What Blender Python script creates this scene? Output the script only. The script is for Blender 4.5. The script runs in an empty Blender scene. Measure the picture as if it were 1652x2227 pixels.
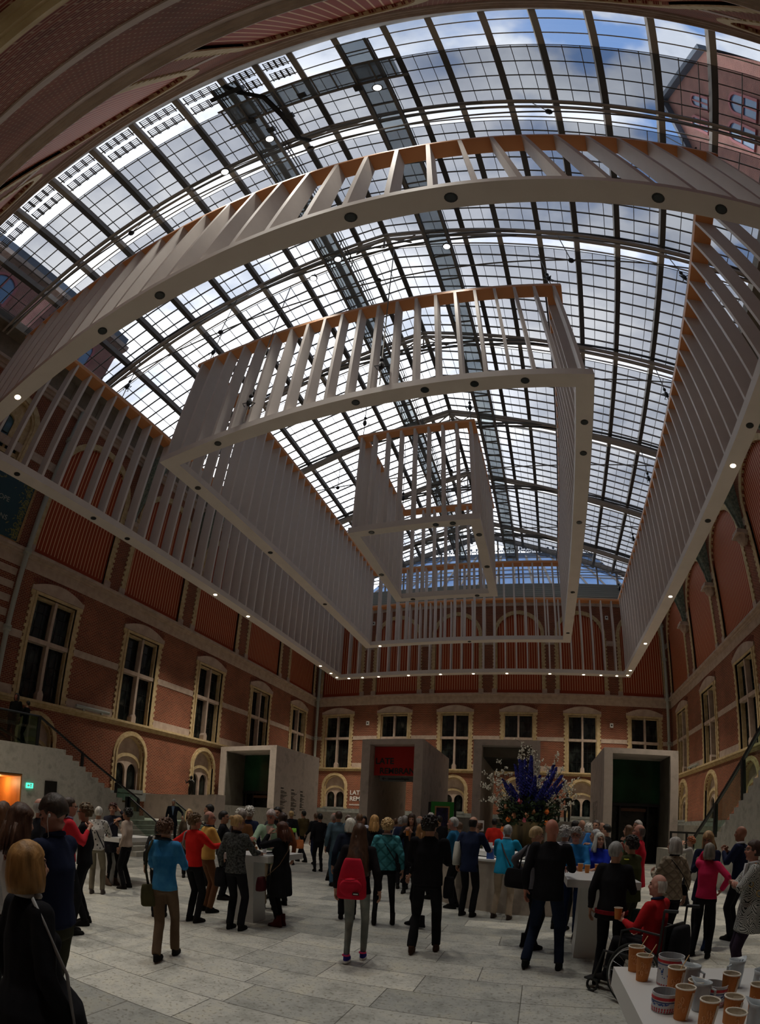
import bpy, bmesh, math, random
from mathutils import Vector, Matrix, noise
from mathutils.geometry import tessellate_polygon
random.seed(7)
PI = math.pi
SC = bpy.context.scene
COL = SC.collection

# ---------------- camera ----------------
cam = bpy.data.cameras.new('camera'); camo = bpy.data.objects.new('camera', cam); COL.objects.link(camo)
SC.camera = camo
cam.type = 'PANO'; cam.panorama_type = 'FISHEYE_LENS_POLYNOMIAL'
cam.sensor_fit = 'AUTO'; cam.sensor_width = 36; cam.sensor_height = 36
cam.fisheye_fov = math.radians(300)
cam.fisheye_polynomial_k0 = 0
cam.fisheye_polynomial_k1 = -0.947116 * 2.227 / 36
cam.fisheye_polynomial_k2 = cam.fisheye_polynomial_k3 = cam.fisheye_polynomial_k4 = 0
cam.shift_x = -19.12 / 2227; cam.shift_y = 665.71 / 2227
YAW, PIT, ROL = math.radians(17.519378), math.radians(0.261876), math.radians(-2.604545)
Rc = Matrix.Rotation(YAW, 3, 'Z') @ Matrix.Rotation(PIT, 3, 'X') @ Matrix.Rotation(ROL, 3, 'Y')
camo.matrix_world = Matrix.Translation((0, 0, 1.65)) @ (Rc @ Matrix.Rotation(PI/2, 3, 'X')).to_4x4()
cam.clip_start = 0.05; cam.clip_end = 500

# ---------------- sky ----------------
SC.view_settings.view_transform = 'Standard'; SC.view_settings.look = 'None'
SC.view_settings.exposure = 0.9; SC.view_settings.gamma = 1.0; SC.view_settings.use_curve_mapping = False
SC.cycles.max_bounces = 7; SC.cycles.diffuse_bounces = 4; SC.cycles.glossy_bounces = 3
SC.cycles.transparent_max_bounces = 24; SC.cycles.caustics_reflective = False; SC.cycles.caustics_refractive = False
SC.cycles.sample_clamp_indirect = 4.0
world = bpy.data.worlds.new('overcast_sky'); SC.world = world; world.use_nodes = True
def build_sky():
    nt = world.node_tree; N = nt.nodes; L = nt.links
    bg = N['Background']; tc = N.new('ShaderNodeTexCoord')
    def dot(v):
        n = N.new('ShaderNodeVectorMath'); n.operation = 'DOT_PRODUCT'
        n.inputs[1].default_value = Vector(v).normalized(); L.new(tc.outputs['Generated'], n.inputs[0]); return n.outputs['Value']
    def ramp(src, stops):
        r = N.new('ShaderNodeValToRGB'); L.new(src, r.inputs[0]); e = r.color_ramp.elements
        while len(e) < len(stops): e.new(0.5)
        for a, (p, c) in zip(e, stops): a.position = p; a.color = (*c, 1)
        r.color_ramp.interpolation = 'EASE'; return r.outputs[0]
    # cloud layers
    mp = N.new('ShaderNodeMapping'); mp.inputs['Scale'].default_value = (3.2, 3.2, 7.5); L.new(tc.outputs['Generated'], mp.inputs[0])
    nz = N.new('ShaderNodeTexNoise'); nz.inputs['Scale'].default_value = 1.5; nz.inputs['Detail'].default_value = 7; nz.inputs['Roughness'].default_value = .55
    L.new(mp.outputs[0], nz.inputs['Vector'])
    cloud = ramp(nz.outputs['Fac'], [(0.34, (0.62, 0.66, 0.74)), (0.50, (0.95, .96, 1.0)), (0.66, (1.3, 1.28, 1.25))])
    # daylight is strongest behind the clouds towards the far left, weakest to the upper right
    base = ramp(dot((-0.42, 0.60, 0.68)), [(0.0, SKY_DIM), (0.60, SKY_MID), (0.86, SKY_HI), (0.95, SKY_VHI), (1.0, SKY_MAX)])
    mx = N.new('ShaderNodeMix'); mx.data_type = 'RGBA'; mx.blend_type = 'MULTIPLY'; mx.inputs[0].default_value = 1
    L.new(base, mx.inputs[6]); L.new(cloud, mx.inputs[7])
    # blue gaps overhead to the right
    n2 = N.new('ShaderNodeTexNoise'); n2.inputs['Scale'].default_value = 2.2; n2.inputs['Detail'].default_value = 4; L.new(mp.outputs[0], n2.inputs['Vector'])
    gap = ramp(n2.outputs['Fac'], [(0.45, (0, 0, 0)), (0.62, (1, 1, 1))])
    side = ramp(dot((0.5, -0.05, 0.86)), [(0.78, (0, 0, 0)), (0.97, (1, 1, 1))])
    m2 = N.new('ShaderNodeMath'); m2.operation = 'MULTIPLY'; L.new(gap, m2.inputs[0]); L.new(side, m2.inputs[1])
    m3 = N.new('ShaderNodeMix'); m3.data_type = 'RGBA'; L.new(m2.outputs[0], m3.inputs[0]); L.new(mx.outputs[2], m3.inputs[6]); m3.inputs[7].default_value = (0.11, 0.19, 0.37, 1)
    L.new(m3.outputs[2], bg.inputs['Color']); bg.inputs['Strength'].default_value = SKY_STRENGTH
SKY_DIM = (0.24, 0.27, 0.33); SKY_MID = (0.40, 0.425, 0.47); SKY_HI = (0.74, 0.75, 0.78); SKY_VHI = (1.7, 1.7, 1.7); SKY_MAX = (5, 4.9, 4.8)
SKY_STRENGTH = 1.0
LAMP_E = 1300
FLOOD_E = 850
build_sky()

# ---------------- mesh helpers ----------------
class MB:
    def __init__(s): s.v = []; s.f = []; s.m = []; s.cur = 0
    def add(s, vs, fs, m=None):
        b = len(s.v); s.v += [tuple(p) for p in vs]
        s.f += [tuple(b + i for i in f) for f in fs]; s.m += [s.cur if m is None else m] * len(fs)
        return s
    def box(s, x0, x1, y0, y1, z0, z1, m=None):
        if x0 > x1: x0, x1 = x1, x0
        if y0 > y1: y0, y1 = y1, y0
        if z0 > z1: z0, z1 = z1, z0
        return s.add([(x0,y0,z0),(x1,y0,z0),(x1,y1,z0),(x0,y1,z0),(x0,y0,z1),(x1,y0,z1),(x1,y1,z1),(x0,y1,z1)],
                     [(0,3,2,1),(4,5,6,7),(0,1,5,4),(1,2,6,5),(2,3,7,6),(3,0,4,7)], m)
    def prism(s, outer, holes=(), y0=0.0, y1=0.1, back=True, front=True, m=None, rim=True):
        """polygon in local x,z extruded from y0 (room side) to y1"""
        loops = [list(outer)] + [list(h) for h in holes]
        flat = [p for l in loops for p in l]; n = len(flat)
        tris = tessellate_polygon([[Vector((p[0], p[1], 0)) for p in l] for l in loops])
        vs = [(p[0], y0, p[1]) for p in flat] + [(p[0], y1, p[1]) for p in flat]
        fs = []
        for t in tris:
            a, b, c = (Vector((flat[i][0], flat[i][1])) for i in t)
            if (b-a).cross(c-a) < 0: t = (t[0], t[2], t[1])
            if front: fs.append(tuple(t))
            if back: fs.append((t[0]+n, t[2]+n, t[1]+n))
        if rim:
            k = 0
            for li, l in enumerate(loops):
                ar = sum(l[i][0]*l[(i+1) % len(l)][1]-l[(i+1) % len(l)][0]*l[i][1] for i in range(len(l)))
                for i in range(len(l)):
                    a, b = k+i, k+(i+1) % len(l)
                    q = (a, a+n, b+n, b)
                    if (ar > 0) != (li == 0): q = q[::-1]
                    fs.append(q)
                k += len(l)
        return s.add(vs, fs, m)
    def tube(s, pts, r, n=8, r2=None, caps=True, m=None, flat=None):
        pts = [Vector(p) for p in pts]; k = len(pts); rings = []
        rr = r if isinstance(r, (list, tuple)) else [r + ((r2 if r2 is not None else r) - r) * i / max(1, k-1) for i in range(k)]
        up = None
        for i, p in enumerate(pts):
            d = (pts[min(i+1, k-1)] - pts[max(i-1, 0)]).normalized()
            if up is None:
                up = Vector((0, 0, 1)) if abs(d.z) < 0.9 else Vector((0, 1, 0))
            a = d.cross(up).normalized(); b = a.cross(d).normalized(); up = b
            fx, fy = flat if flat else (1, 1)
            rings.append([p + a * math.cos(2*PI*j/n) * rr[i]*fx + b * math.sin(2*PI*j/n) * rr[i]*fy for j in range(n)])
        vs = [v for r_ in rings for v in r_]; fs = []
        for i in range(k-1):
            for j in range(n):
                fs.append((i*n+j, i*n+(j+1) % n, (i+1)*n+(j+1) % n, (i+1)*n+j))
        if caps: fs += [tuple(range(n))[::-1], tuple((k-1)*n + j for j in range(n))]
        return s.add(vs, fs, m)
    def beam(s, a, b, w, h, m=None):
        """rectangular bar from a to b, w sideways, h upwards"""
        a, b = Vector(a), Vector(b); d = (b-a).normalized()
        up = Vector((0, 0, 1)) if abs(d.z) < 0.95 else Vector((0, 1, 0))
        x = d.cross(up).normalized(); y = x.cross(d).normalized()
        vs = []
        for p in (a, b):
            for sx, sy in ((-1,-1),(1,-1),(1,1),(-1,1)): vs.append(p + x*sx*w/2 + y*sy*h/2)
        return s.add(vs, [(0,1,2,3)[::-1],(4,5,6,7),(0,1,5,4),(1,2,6,5),(2,3,7,6),(3,0,4,7)], m)
    def lathe(s, prof, n=20, c=(0,0,0), m=None, sx=1, sy=1):
        vs = [(c[0]+r*math.cos(2*PI*j/n)*sx, c[1]+r*math.sin(2*PI*j/n)*sy, c[2]+z) for r, z in prof for j in range(n)]
        fs = []
        for i in range(len(prof)-1):
            for j in range(n):
                fs.append((i*n+j, i*n+(j+1) % n, (i+1)*n+(j+1) % n, (i+1)*n+j))
        fs += [tuple(range(n))[::-1], tuple((len(prof)-1)*n+j for j in range(n))]
        return s.add(vs, fs, m)
    def ball(s, c, r, n=10, k=7, m=None):
        rx, ry, rz = r if isinstance(r, (list, tuple)) else (r, r, r)
        vs = [(c[0], c[1], c[2]-rz)]
        for i in range(1, k):
            t = PI*i/k
            for j in range(n): vs.append((c[0]+rx*math.sin(t)*math.cos(2*PI*j/n), c[1]+ry*math.sin(t)*math.sin(2*PI*j/n), c[2]-rz*math.cos(t)))
        vs.append((c[0], c[1], c[2]+rz)); fs = []
        for j in range(n):
            fs.append((0, 1+(j+1) % n, 1+j)); fs.append((len(vs)-1, len(vs)-1-n+j, len(vs)-1-n+(j+1) % n))
        for i in range(k-2):
            for j in range(n): fs.append((1+i*n+j, 1+i*n+(j+1) % n, 1+(i+1)*n+(j+1) % n, 1+(i+1)*n+j))
        return s.add(vs, fs, m)
    def mesh(s, name, mats, smooth=False):
        me = bpy.data.meshes.new(name); me.from_pydata(s.v, [], s.f)
        if not isinstance(mats, (list, tuple)): mats = [mats]
        for m in mats: me.materials.append(m)
        if len(mats) > 1: me.polygons.foreach_set('material_index', s.m)
        if smooth: me.polygons.foreach_set('use_smooth', [True]*len(me.polygons))
        me.update(); return me
    def build(s, name, mats, parent=None, loc=None, rot=None, smooth=False):
        return link(name, s.mesh(name, mats, smooth), parent, loc, rot)

def link(name, data, parent=None, loc=None, rot=None):
    o = bpy.data.objects.new(name, data); COL.objects.link(o)
    if parent is not None: o.parent = parent
    if loc is not None: o.location = loc
    if rot is not None: o.rotation_euler = (0, 0, rot)
    return o
def tag(o, label, cat, group=None, kind=None):
    if label: o['label'] = label
    if cat: o['category'] = cat
    if group: o['group'] = group
    if kind: o['kind'] = kind
    return o
def thing(name, label, cat, loc=(0,0,0), rot=0, group=None):
    return tag(link(name, None, None, loc, rot), label, cat, group)
def struct(name, parent=None, loc=None, rot=None):
    o = link(name, None, parent, loc, rot); o['kind'] = 'structure'; return o
def kids(o): return list(o.children)
def copy_tree(o, parent=None):
    c = o.copy(); COL.objects.link(c); c.parent = parent
    for ch in CH.get(o.name, []): copy_tree(ch, c)
    return c
CH = {}
def remember(o):
    bpy.context.view_layer.update()
    def rec(x):
        CH[x.name] = list(x.children)
        for y in x.children: rec(y)
    rec(o)
def arc(cx, cz, r, a0, a1, n, rz=None):
    rz = rz or r
    return [(cx + r*math.cos(math.radians(a0+(a1-a0)*i/n)), cz + rz*math.sin(math.radians(a0+(a1-a0)*i/n))) for i in range(n+1)]
def archpoly(cx, hw, z0, zs, n=14, rise=None):
    """opening with a semicircular (or flatter) head, counter-clockwise"""
    return [(cx-hw, z0), (cx+hw, z0)] + arc(cx, zs, hw, 0, 180, n, rise)
def rect(x0, x1, z0, z1): return [(x0, z0), (x1, z0), (x1, z1), (x0, z1)]

# ---------------- materials ----------------
def mat(name, color=(.5,.5,.5), rough=.6, metal=0, spec=.5):
    m = bpy.data.materials.new(name); m.use_nodes = True; b = m.node_tree.nodes['Principled BSDF']
    b.inputs['Base Color'].default_value = (*color, 1); b.inputs['Roughness'].default_value = rough
    b.inputs['Metallic'].default_value = metal; b.inputs['Specular IOR Level'].default_value = spec
    return m
def nodes(m): return m.node_tree.nodes, m.node_tree.links, m.node_tree.nodes['Principled BSDF']
def coord(m, swap=None, scale=(1,1,1)):
    N, L, b = nodes(m); tc = N.new('ShaderNodeTexCoord'); src = tc.outputs['Object']
    if swap:
        sp = N.new('ShaderNodeSeparateXYZ'); cb = N.new('ShaderNodeCombineXYZ'); L.new(src, sp.inputs[0])
        for i, a in enumerate(swap):
            if a is not None: L.new(sp.outputs[a], cb.inputs[i])
        src = cb.outputs[0]
    mp = N.new('ShaderNodeMapping'); mp.inputs['Scale'].default_value = scale; L.new(src, mp.inputs[0]); return mp.outputs[0]
def ramp(m, src, stops):
    N, L, b = nodes(m); r = N.new('ShaderNodeValToRGB'); L.new(src, r.inputs[0]); e = r.color_ramp.elements
    while len(e) < len(stops): e.new(0.5)
    for a, (p, c) in zip(e, stops): a.position = p; a.color = (*c, 1)
    return r.outputs[0]
def noisy(name, c1, c2, scale=4, rough=.7, detail=5, bump=0, metal=0, spec=.4, stretch=(1,1,1), lo=.35, hi=.65):
    m = mat(name, c1, rough, metal, spec); N, L, b = nodes(m)
    n = N.new('ShaderNodeTexNoise'); n.inputs['Scale'].default_value = scale; n.inputs['Detail'].default_value = detail
    L.new(coord(m, None, stretch), n.inputs['Vector']); L.new(ramp(m, n.outputs['Fac'], [(lo, c1), (hi, c2)]), b.inputs['Base Color'])
    if bump:
        bp = N.new('ShaderNodeBump'); bp.inputs['Strength'].default_value = bump; bp.inputs['Distance'].default_value = .02
        L.new(n.outputs['Fac'], bp.inputs['Height']); L.new(bp.outputs[0], b.inputs['Normal'])
    return m
def brick_mat(name, c1, c2, mortar, w=.23, h=.075, ms=.014):
    m = mat(name, c1, .85, 0, .2); N, L, b = nodes(m); v = coord(m, ('X', 'Z', None))
    br = N.new('ShaderNodeTexBrick'); L.new(v, br.inputs['Vector'])
    br.inputs['Scale'].default_value = 1; br.inputs['Brick Width'].default_value = w; br.inputs['Row Height'].default_value = h
    br.inputs['Mortar Size'].default_value = ms; br.inputs['Mortar Smooth'].default_value = .2
    br.inputs['Color1'].default_value = (*c1, 1); br.inputs['Color2'].default_value = (*c2, 1); br.inputs['Mortar'].default_value = (*mortar, 1)
    n = N.new('ShaderNodeTexNoise'); n.inputs['Scale'].default_value = .7; n.inputs['Detail'].default_value = 6; L.new(v, n.inputs['Vector'])
    mx = N.new('ShaderNodeMix'); mx.data_type = 'RGBA'; mx.blend_type = 'MULTIPLY'; mx.inputs[0].default_value = 1
    L.new(br.outputs['Color'], mx.inputs[6]); L.new(ramp(m, n.outputs['Fac'], [(.3, (.75,.75,.75)), (.7, (1.12,1.08,1.05))]), mx.inputs[7])
    L.new(mx.outputs[2], b.inputs['Base Color'])
    bp = N.new('ShaderNodeBump'); bp.inputs['Strength'].default_value = .5; bp.inputs['Distance'].default_value = .01; bp.invert = True
    L.new(br.outputs['Fac'], bp.inputs['Height']); L.new(bp.outputs[0], b.inputs['Normal'])
    return m
M = {}
M['brick'] = brick_mat('red_brick', (.235,.05,.026), (.15,.031,.018), (.40,.245,.155), .23, .078, .013)
M['brick_arch'] = brick_mat('brick_voussoir', (.20,.035,.02), (.15,.028,.018), (.32,.18,.12), .075, .3, .012)
M['stone'] = noisy('pale_sandstone', (.42,.32,.25), (.52,.41,.33), 3, .85)
M['yellow_stone'] = noisy('yellow_sandstone', (.46,.34,.17), (.60,.47,.27), 5, .85)
M['grey_stone'] = noisy('grey_plinth_stone', (.15,.16,.15), (.24,.25,.23), 4, .7)
M['soffit'] = noisy('grey_soffit', (.20,.17,.13), (.26,.22,.17), 2, .8)
M['glass_dark'] = noisy('dark_glass_painted_reflections', (.006,.009,.009), (.055,.07,.062), 1.3, .08, stretch=(1.6, 1, .7), lo=.50, hi=.74)  # pale grey-green patches paint reflections into the glass colour
M['lead'] = mat('window_lead', (.01,.01,.01), .5)
M['black'] = mat('black_painted_steel', (.006,.007,.007), .5)
M['white_lit'] = mat('white_paint', (.75,.75,.72), .5)
M['pipe'] = mat('grey_green_downpipe', (.36,.38,.34), .5)
M['bracket'] = noisy('verdigris_bracket', (.10,.14,.11), (.24,.27,.21), 8, .7, bump=.4)
# travertine of the portals and stairs
def travertine(name, a, b_, scale=1.2, swap=('X','Z',None), w=2.2, h=1.1):
    m = mat(name, a, .75, 0, .3); N, L, b = nodes(m); v = coord(m)
    n = N.new('ShaderNodeTexNoise'); n.inputs['Scale'].default_value = scale; n.inputs['Detail'].default_value = 9; n.inputs['Roughness'].default_value = .62; L.new(v, n.inputs['Vector'])
    L.new(ramp(m, n.outputs['Fac'], [(.32, a), (.52, b_), (.7, tuple(x*.78 for x in a))]), b.inputs['Base Color'])
    bp = N.new('ShaderNodeBump'); bp.inputs['Strength'].default_value = .25; bp.inputs['Distance'].default_value = .01; L.new(n.outputs['Fac'], bp.inputs['Height']); L.new(bp.outputs[0], b.inputs['Normal'])
    return m
M['portal'] = travertine('portal_concrete', (.44,.385,.33), (.54,.47,.41))
M['stair'] = travertine('stair_travertine', (.33,.32,.27), (.45,.43,.37), 2.2)
# red acoustic panels: back light in the grooves painted as pale lines, stopping above the foot
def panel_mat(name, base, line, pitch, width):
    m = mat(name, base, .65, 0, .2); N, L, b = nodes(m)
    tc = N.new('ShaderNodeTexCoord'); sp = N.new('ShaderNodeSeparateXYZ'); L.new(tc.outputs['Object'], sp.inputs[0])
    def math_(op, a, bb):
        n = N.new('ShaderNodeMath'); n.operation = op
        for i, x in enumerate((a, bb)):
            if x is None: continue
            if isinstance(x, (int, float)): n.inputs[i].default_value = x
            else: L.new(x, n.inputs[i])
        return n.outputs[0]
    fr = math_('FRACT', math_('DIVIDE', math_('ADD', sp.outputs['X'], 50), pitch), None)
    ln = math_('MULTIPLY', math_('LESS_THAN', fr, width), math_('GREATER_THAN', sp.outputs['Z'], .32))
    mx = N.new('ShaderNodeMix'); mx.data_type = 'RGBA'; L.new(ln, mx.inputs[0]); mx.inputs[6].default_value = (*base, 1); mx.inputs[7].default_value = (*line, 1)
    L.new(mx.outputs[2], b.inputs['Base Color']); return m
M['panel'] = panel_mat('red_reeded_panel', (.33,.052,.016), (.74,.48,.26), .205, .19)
# floor: large travertine slabs in staggered courses
def floor_mat():
    m = mat('travertine_floor', (.3,.3,.27), .42, 0, .35); N, L, b = nodes(m)
    mp = N.new('ShaderNodeMapping'); tc = N.new('ShaderNodeTexCoord'); L.new(tc.outputs['Object'], mp.inputs[0])
    mp.inputs['Rotation'].default_value = (0, 0, 0)
    br = N.new('ShaderNodeTexBrick'); L.new(mp.outputs[0], br.inputs['Vector']); br.inputs['Scale'].default_value = 1
    br.inputs['Brick Width'].default_value = 1.3; br.inputs['Row Height'].default_value = .55; br.inputs['Mortar Size'].default_value = .006; br.inputs['Mortar Smooth'].default_value = .1
    br.offset = .37; br.offset_frequency = 3; br.squash = .8; br.squash_frequency = 2
    br.inputs['Color1'].default_value = (.31,.315,.29,1); br.inputs['Color2'].default_value = (.56,.55,.49,1); br.inputs['Mortar'].default_value = (.15,.145,.125,1); br.inputs['Bias'].default_value = 0
    n = N.new('ShaderNodeTexNoise'); n.inputs['Scale'].default_value = 2.6; n.inputs['Detail'].default_value = 10; n.inputs['Roughness'].default_value = .68; L.new(mp.outputs[0], n.inputs['Vector'])
    n2 = N.new('ShaderNodeTexNoise'); n2.inputs['Scale'].default_value = 26; n2.inputs['Detail'].default_value = 5; L.new(mp.outputs[0], n2.inputs['Vector'])
    def mul(a, c):
        x = N.new('ShaderNodeMix'); x.data_type = 'RGBA'; x.blend_type = 'MULTIPLY'; x.inputs[0].default_value = 1; L.new(a, x.inputs[6]); L.new(c, x.inputs[7]); return x.outputs[2]
    c = mul(br.outputs['Color'], ramp(m, n.outputs['Fac'], [(.34, (.68,.68,.66)), (.5, (1,1,1)), (.68, (1.18,1.14,1.04))]))
    c = mul(c, ramp(m, n2.outputs['Fac'], [(.34, (.62,.6,.55)), (.45, (1,1,1))]))
    L.new(c, b.inputs['Base Color'])
    L.new(ramp(m, n.outputs['Fac'], [(.3, (.5,.5,.5)), (.7, (.34,.34,.34))]), b.inputs['Roughness'])
    bp = N.new('ShaderNodeBump'); bp.inputs['Strength'].default_value = .25; bp.inputs['Distance'].default_value = .01; bp.invert = True; L.new(br.outputs['Fac'], bp.inputs['Height']); L.new(bp.outputs[0], b.inputs['Normal'])
    return m
M['floor'] = floor_mat()
def clear_glass(name, tint, gloss=.06, rough=.02, diff=None):
    m = bpy.data.materials.new(name); m.use_nodes = True; nt = m.node_tree; N = nt.nodes; L = nt.links
    N.remove(N['Principled BSDF']); out = N['Material Output']
    t = N.new('ShaderNodeBsdfTransparent'); t.inputs[0].default_value = (*tint, 1)
    g = N.new('ShaderNodeBsdfGlossy'); g.inputs['Roughness'].default_value = rough; g.inputs[0].default_value = (.9,.95,1,1)
    mx = N.new('ShaderNodeMixShader'); mx.inputs[0].default_value = gloss; L.new(t.outputs[0], mx.inputs[1]); L.new(g.outputs[0], mx.inputs[2])
    s = mx.outputs[0]
    if diff:
        d = N.new('ShaderNodeBsdfDiffuse'); d.inputs[0].default_value = (*diff[1], 1); m2 = N.new('ShaderNodeMixShader'); m2.inputs[0].default_value = diff[0]
        L.new(s, m2.inputs[1]); L.new(d.outputs[0], m2.inputs[2]); s = m2.outputs[0]
    L.new(s, out.inputs[0]); return m
def glow(name, color, strength):
    m = bpy.data.materials.new(name); m.use_nodes = True; b = m.node_tree.nodes['Principled BSDF']
    b.inputs['Base Color'].default_value = (*color, 1); b.inputs['Emission Color'].default_value = (*color, 1); b.inputs['Emission Strength'].default_value = strength
    return m
M['roof_glass'] = clear_glass('roof_glass', (.93,.95,.96), .05)
M['screen'] = clear_glass('printed_glass_screen', (.42,.425,.44), .03, .3)
M['rail_glass'] = clear_glass('green_balustrade_glass', (.55,.70,.62), .08)
M['steel'] = mat('bronze_grey_roof_steel', (.40,.345,.28), .6, .0)
M['steel_dark'] = mat('dark_roof_steel', (.13,.12,.10), .5, .1)
M['mesh_deck'] = clear_glass('walkway_mesh', (.62,.66,.68), .0, .3, (.3, (.4,.43,.45)))
M['lattice'] = noisy('matt_taupe_paint', (.70,.645,.60), (.74,.685,.64), 1.5, .6)
M['copper'] = mat('copper_orange_paint', (.80,.36,.14), .5)

XL, XR, YD, YB = -19.34, 11.14, 38.65, -1.9
WALLS = {'far': ((0, YD, 0), 0.0), 'left': ((XL, 0, 0), PI/2), 'right': ((XR, 0, 0), -PI/2), 'back': ((0, YB, 0), PI)}
# u coordinates along each wall (local x)
WIN_Y = [11.29, 17.24, 23.38, 29.43, 35.47]
ARCH_Y = [11.3, 17.3, 23.45, 29.5, 35.6]
PAN_Y = [11.515, 17.435, 23.40, 29.395, 35.6]
WIN_X = [-17.07, -11.89, -6.71, -1.52, 3.66, 8.84]
PAN_X = [(-18.75,-15.2), (-13.71,-10.04), (-8.52,-4.82), (-3.28,.41), (1.85,5.57), (7.11,10.61)]
UW = dict(hw=1.17, z0=6.03, z1=10.62)
def left_panels(): return [(c, 2.21) for c in PAN_Y]
TOP = 22.4

def make_wall(name, side, u0, u1, wins, arches, pans, extra_holes=()):
    loc, rot = WALLS[side]
    w = struct(name, None, loc, rot)
    out = [(u0, 0), (u1, 0), (u1, TOP), (u0, TOP)]
    holes = [rect(c-1.17, c+1.17, 6.03, 10.62) for c in wins]
    holes += [archpoly(c, .98, 2.62, 4.38, 12) for c in arches]
    holes += [archpoly(c, h, 12.40, 19.45-h, 16) for c, h in pans]
    holes += list(extra_holes)
    mb = MB(); mb.prism(out, holes, 0, .45, back=False)
    mb.build('brickwork', M['brick'], w)
    # stone courses, interrupted by the openings
    def band(z0, z1, d, gaps, nm='stone_course', mt='stone', a=None, b=None):
        s = MB(); xs = sorted(gaps); cur = u0 if a is None else a; end = u1 if b is None else b
        for g0, g1 in xs:
            if g1 < cur or g0 > end: continue
            if g0 > cur: s.box(cur, g0, -d, .02, z0, z1)
            cur = max(cur, g1)
        if cur < end: s.box(cur, end, -d, .02, z0, z1)
        s.build(nm, M[mt], w)
    wg = [(c-1.5, c+1.5) for c in wins]; pg = [(c-h-.3, c+h+.3) for c, h in pans]
    band(8.47, 8.80, .03, wg)
    band(6.03, 6.45, .03, wg)
    band(11.53, 12.02, .04, [])
    band(16.65, 17.1, .03, pg)
    # moulded ledges
    s = MB()
    for z0, z1, d in ((5.74, 5.82, .06), (5.82, 5.92, .13), (5.92, 6.03, .2)): s.box(u0, u1, -d, .02, z0, z1)
    s.build('sill_ledge', M['yellow_stone'], w)
    s = MB()
    for z0, z1, d in ((12.02, 12.1, .10), (12.1, 12.2, .18), (12.2, 12.3, .26), (12.3, 12.38, .2)): s.box(u0, u1, -d, .02, z0, z1)
    s.build('cornice', M['stone'], w)
    s = MB()
    for z0, z1, d in ((20.25, 20.45, .08), (20.45, 20.62, .16), (20.62, 20.8, .28)): s.box(u0, u1, -d, .02, z0, z1)
    s.build('upper_cornice', M['stone'], w)
    s = MB()
    gx = u0
    s.box(u0, u1, -.05, .02, 20.8, TOP)
    n = int((u1-u0)/1.9)
    for i in range(n):
        a = u0 + (u1-u0)*i/n; s.box(a+.08, a+(u1-u0)/n-.08, -.09, .02, 20.95, TOP-.15)
    s.build('soffit_panels', M['soffit'], w)
    s = MB(); s.box(u0, u1, -.12, .02, 2.05, 2.5); s.build('plinth', M['grey_stone'], w)
    # toothed yellow stone round each panel, the brick piers between end in stone feet
    for c, h in pans:
        r = MB(); zs = 19.45-h
        outer = [(c-h-.28, 12.38)]
        outer += [(c+h+.28, 12.38)]
        z = 12.38; t = 0
        while z < zs-.15:
            x = c+h+(.28 if t % 2 else .36); outer += [(x, z), (x, z+.15)]; z += .15; t += 1
        outer += [(c+(h+.30)*math.cos(math.radians(a)), zs+(h+.34)*math.sin(math.radians(a))) for a in range(4, 177, 8)]
        lf = [(2*c-x, zz) for x, zz in outer[2:2+2*t]][::-1]
        outer += lf
        inner = archpoly(c, h, 12.37, zs, 18)
        inner = [(x, max(zz, 12.385)) for x, zz in inner]
        inner[0] = (c-h, 12.40); inner[1] = (c+h, 12.40)
        r.prism(outer, [inner], -.05, .10, back=False)
        r.build('panel_surround', M['yellow_stone'], w)
        f = MB()
        for sgn in (-1, 1):
            f.box(c+sgn*(h+.02), c+sgn*(h+.42), -.08, .02, 12.38, 12.75)
        f.build('pier_foot', M['stone'], w)
    return w

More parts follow.
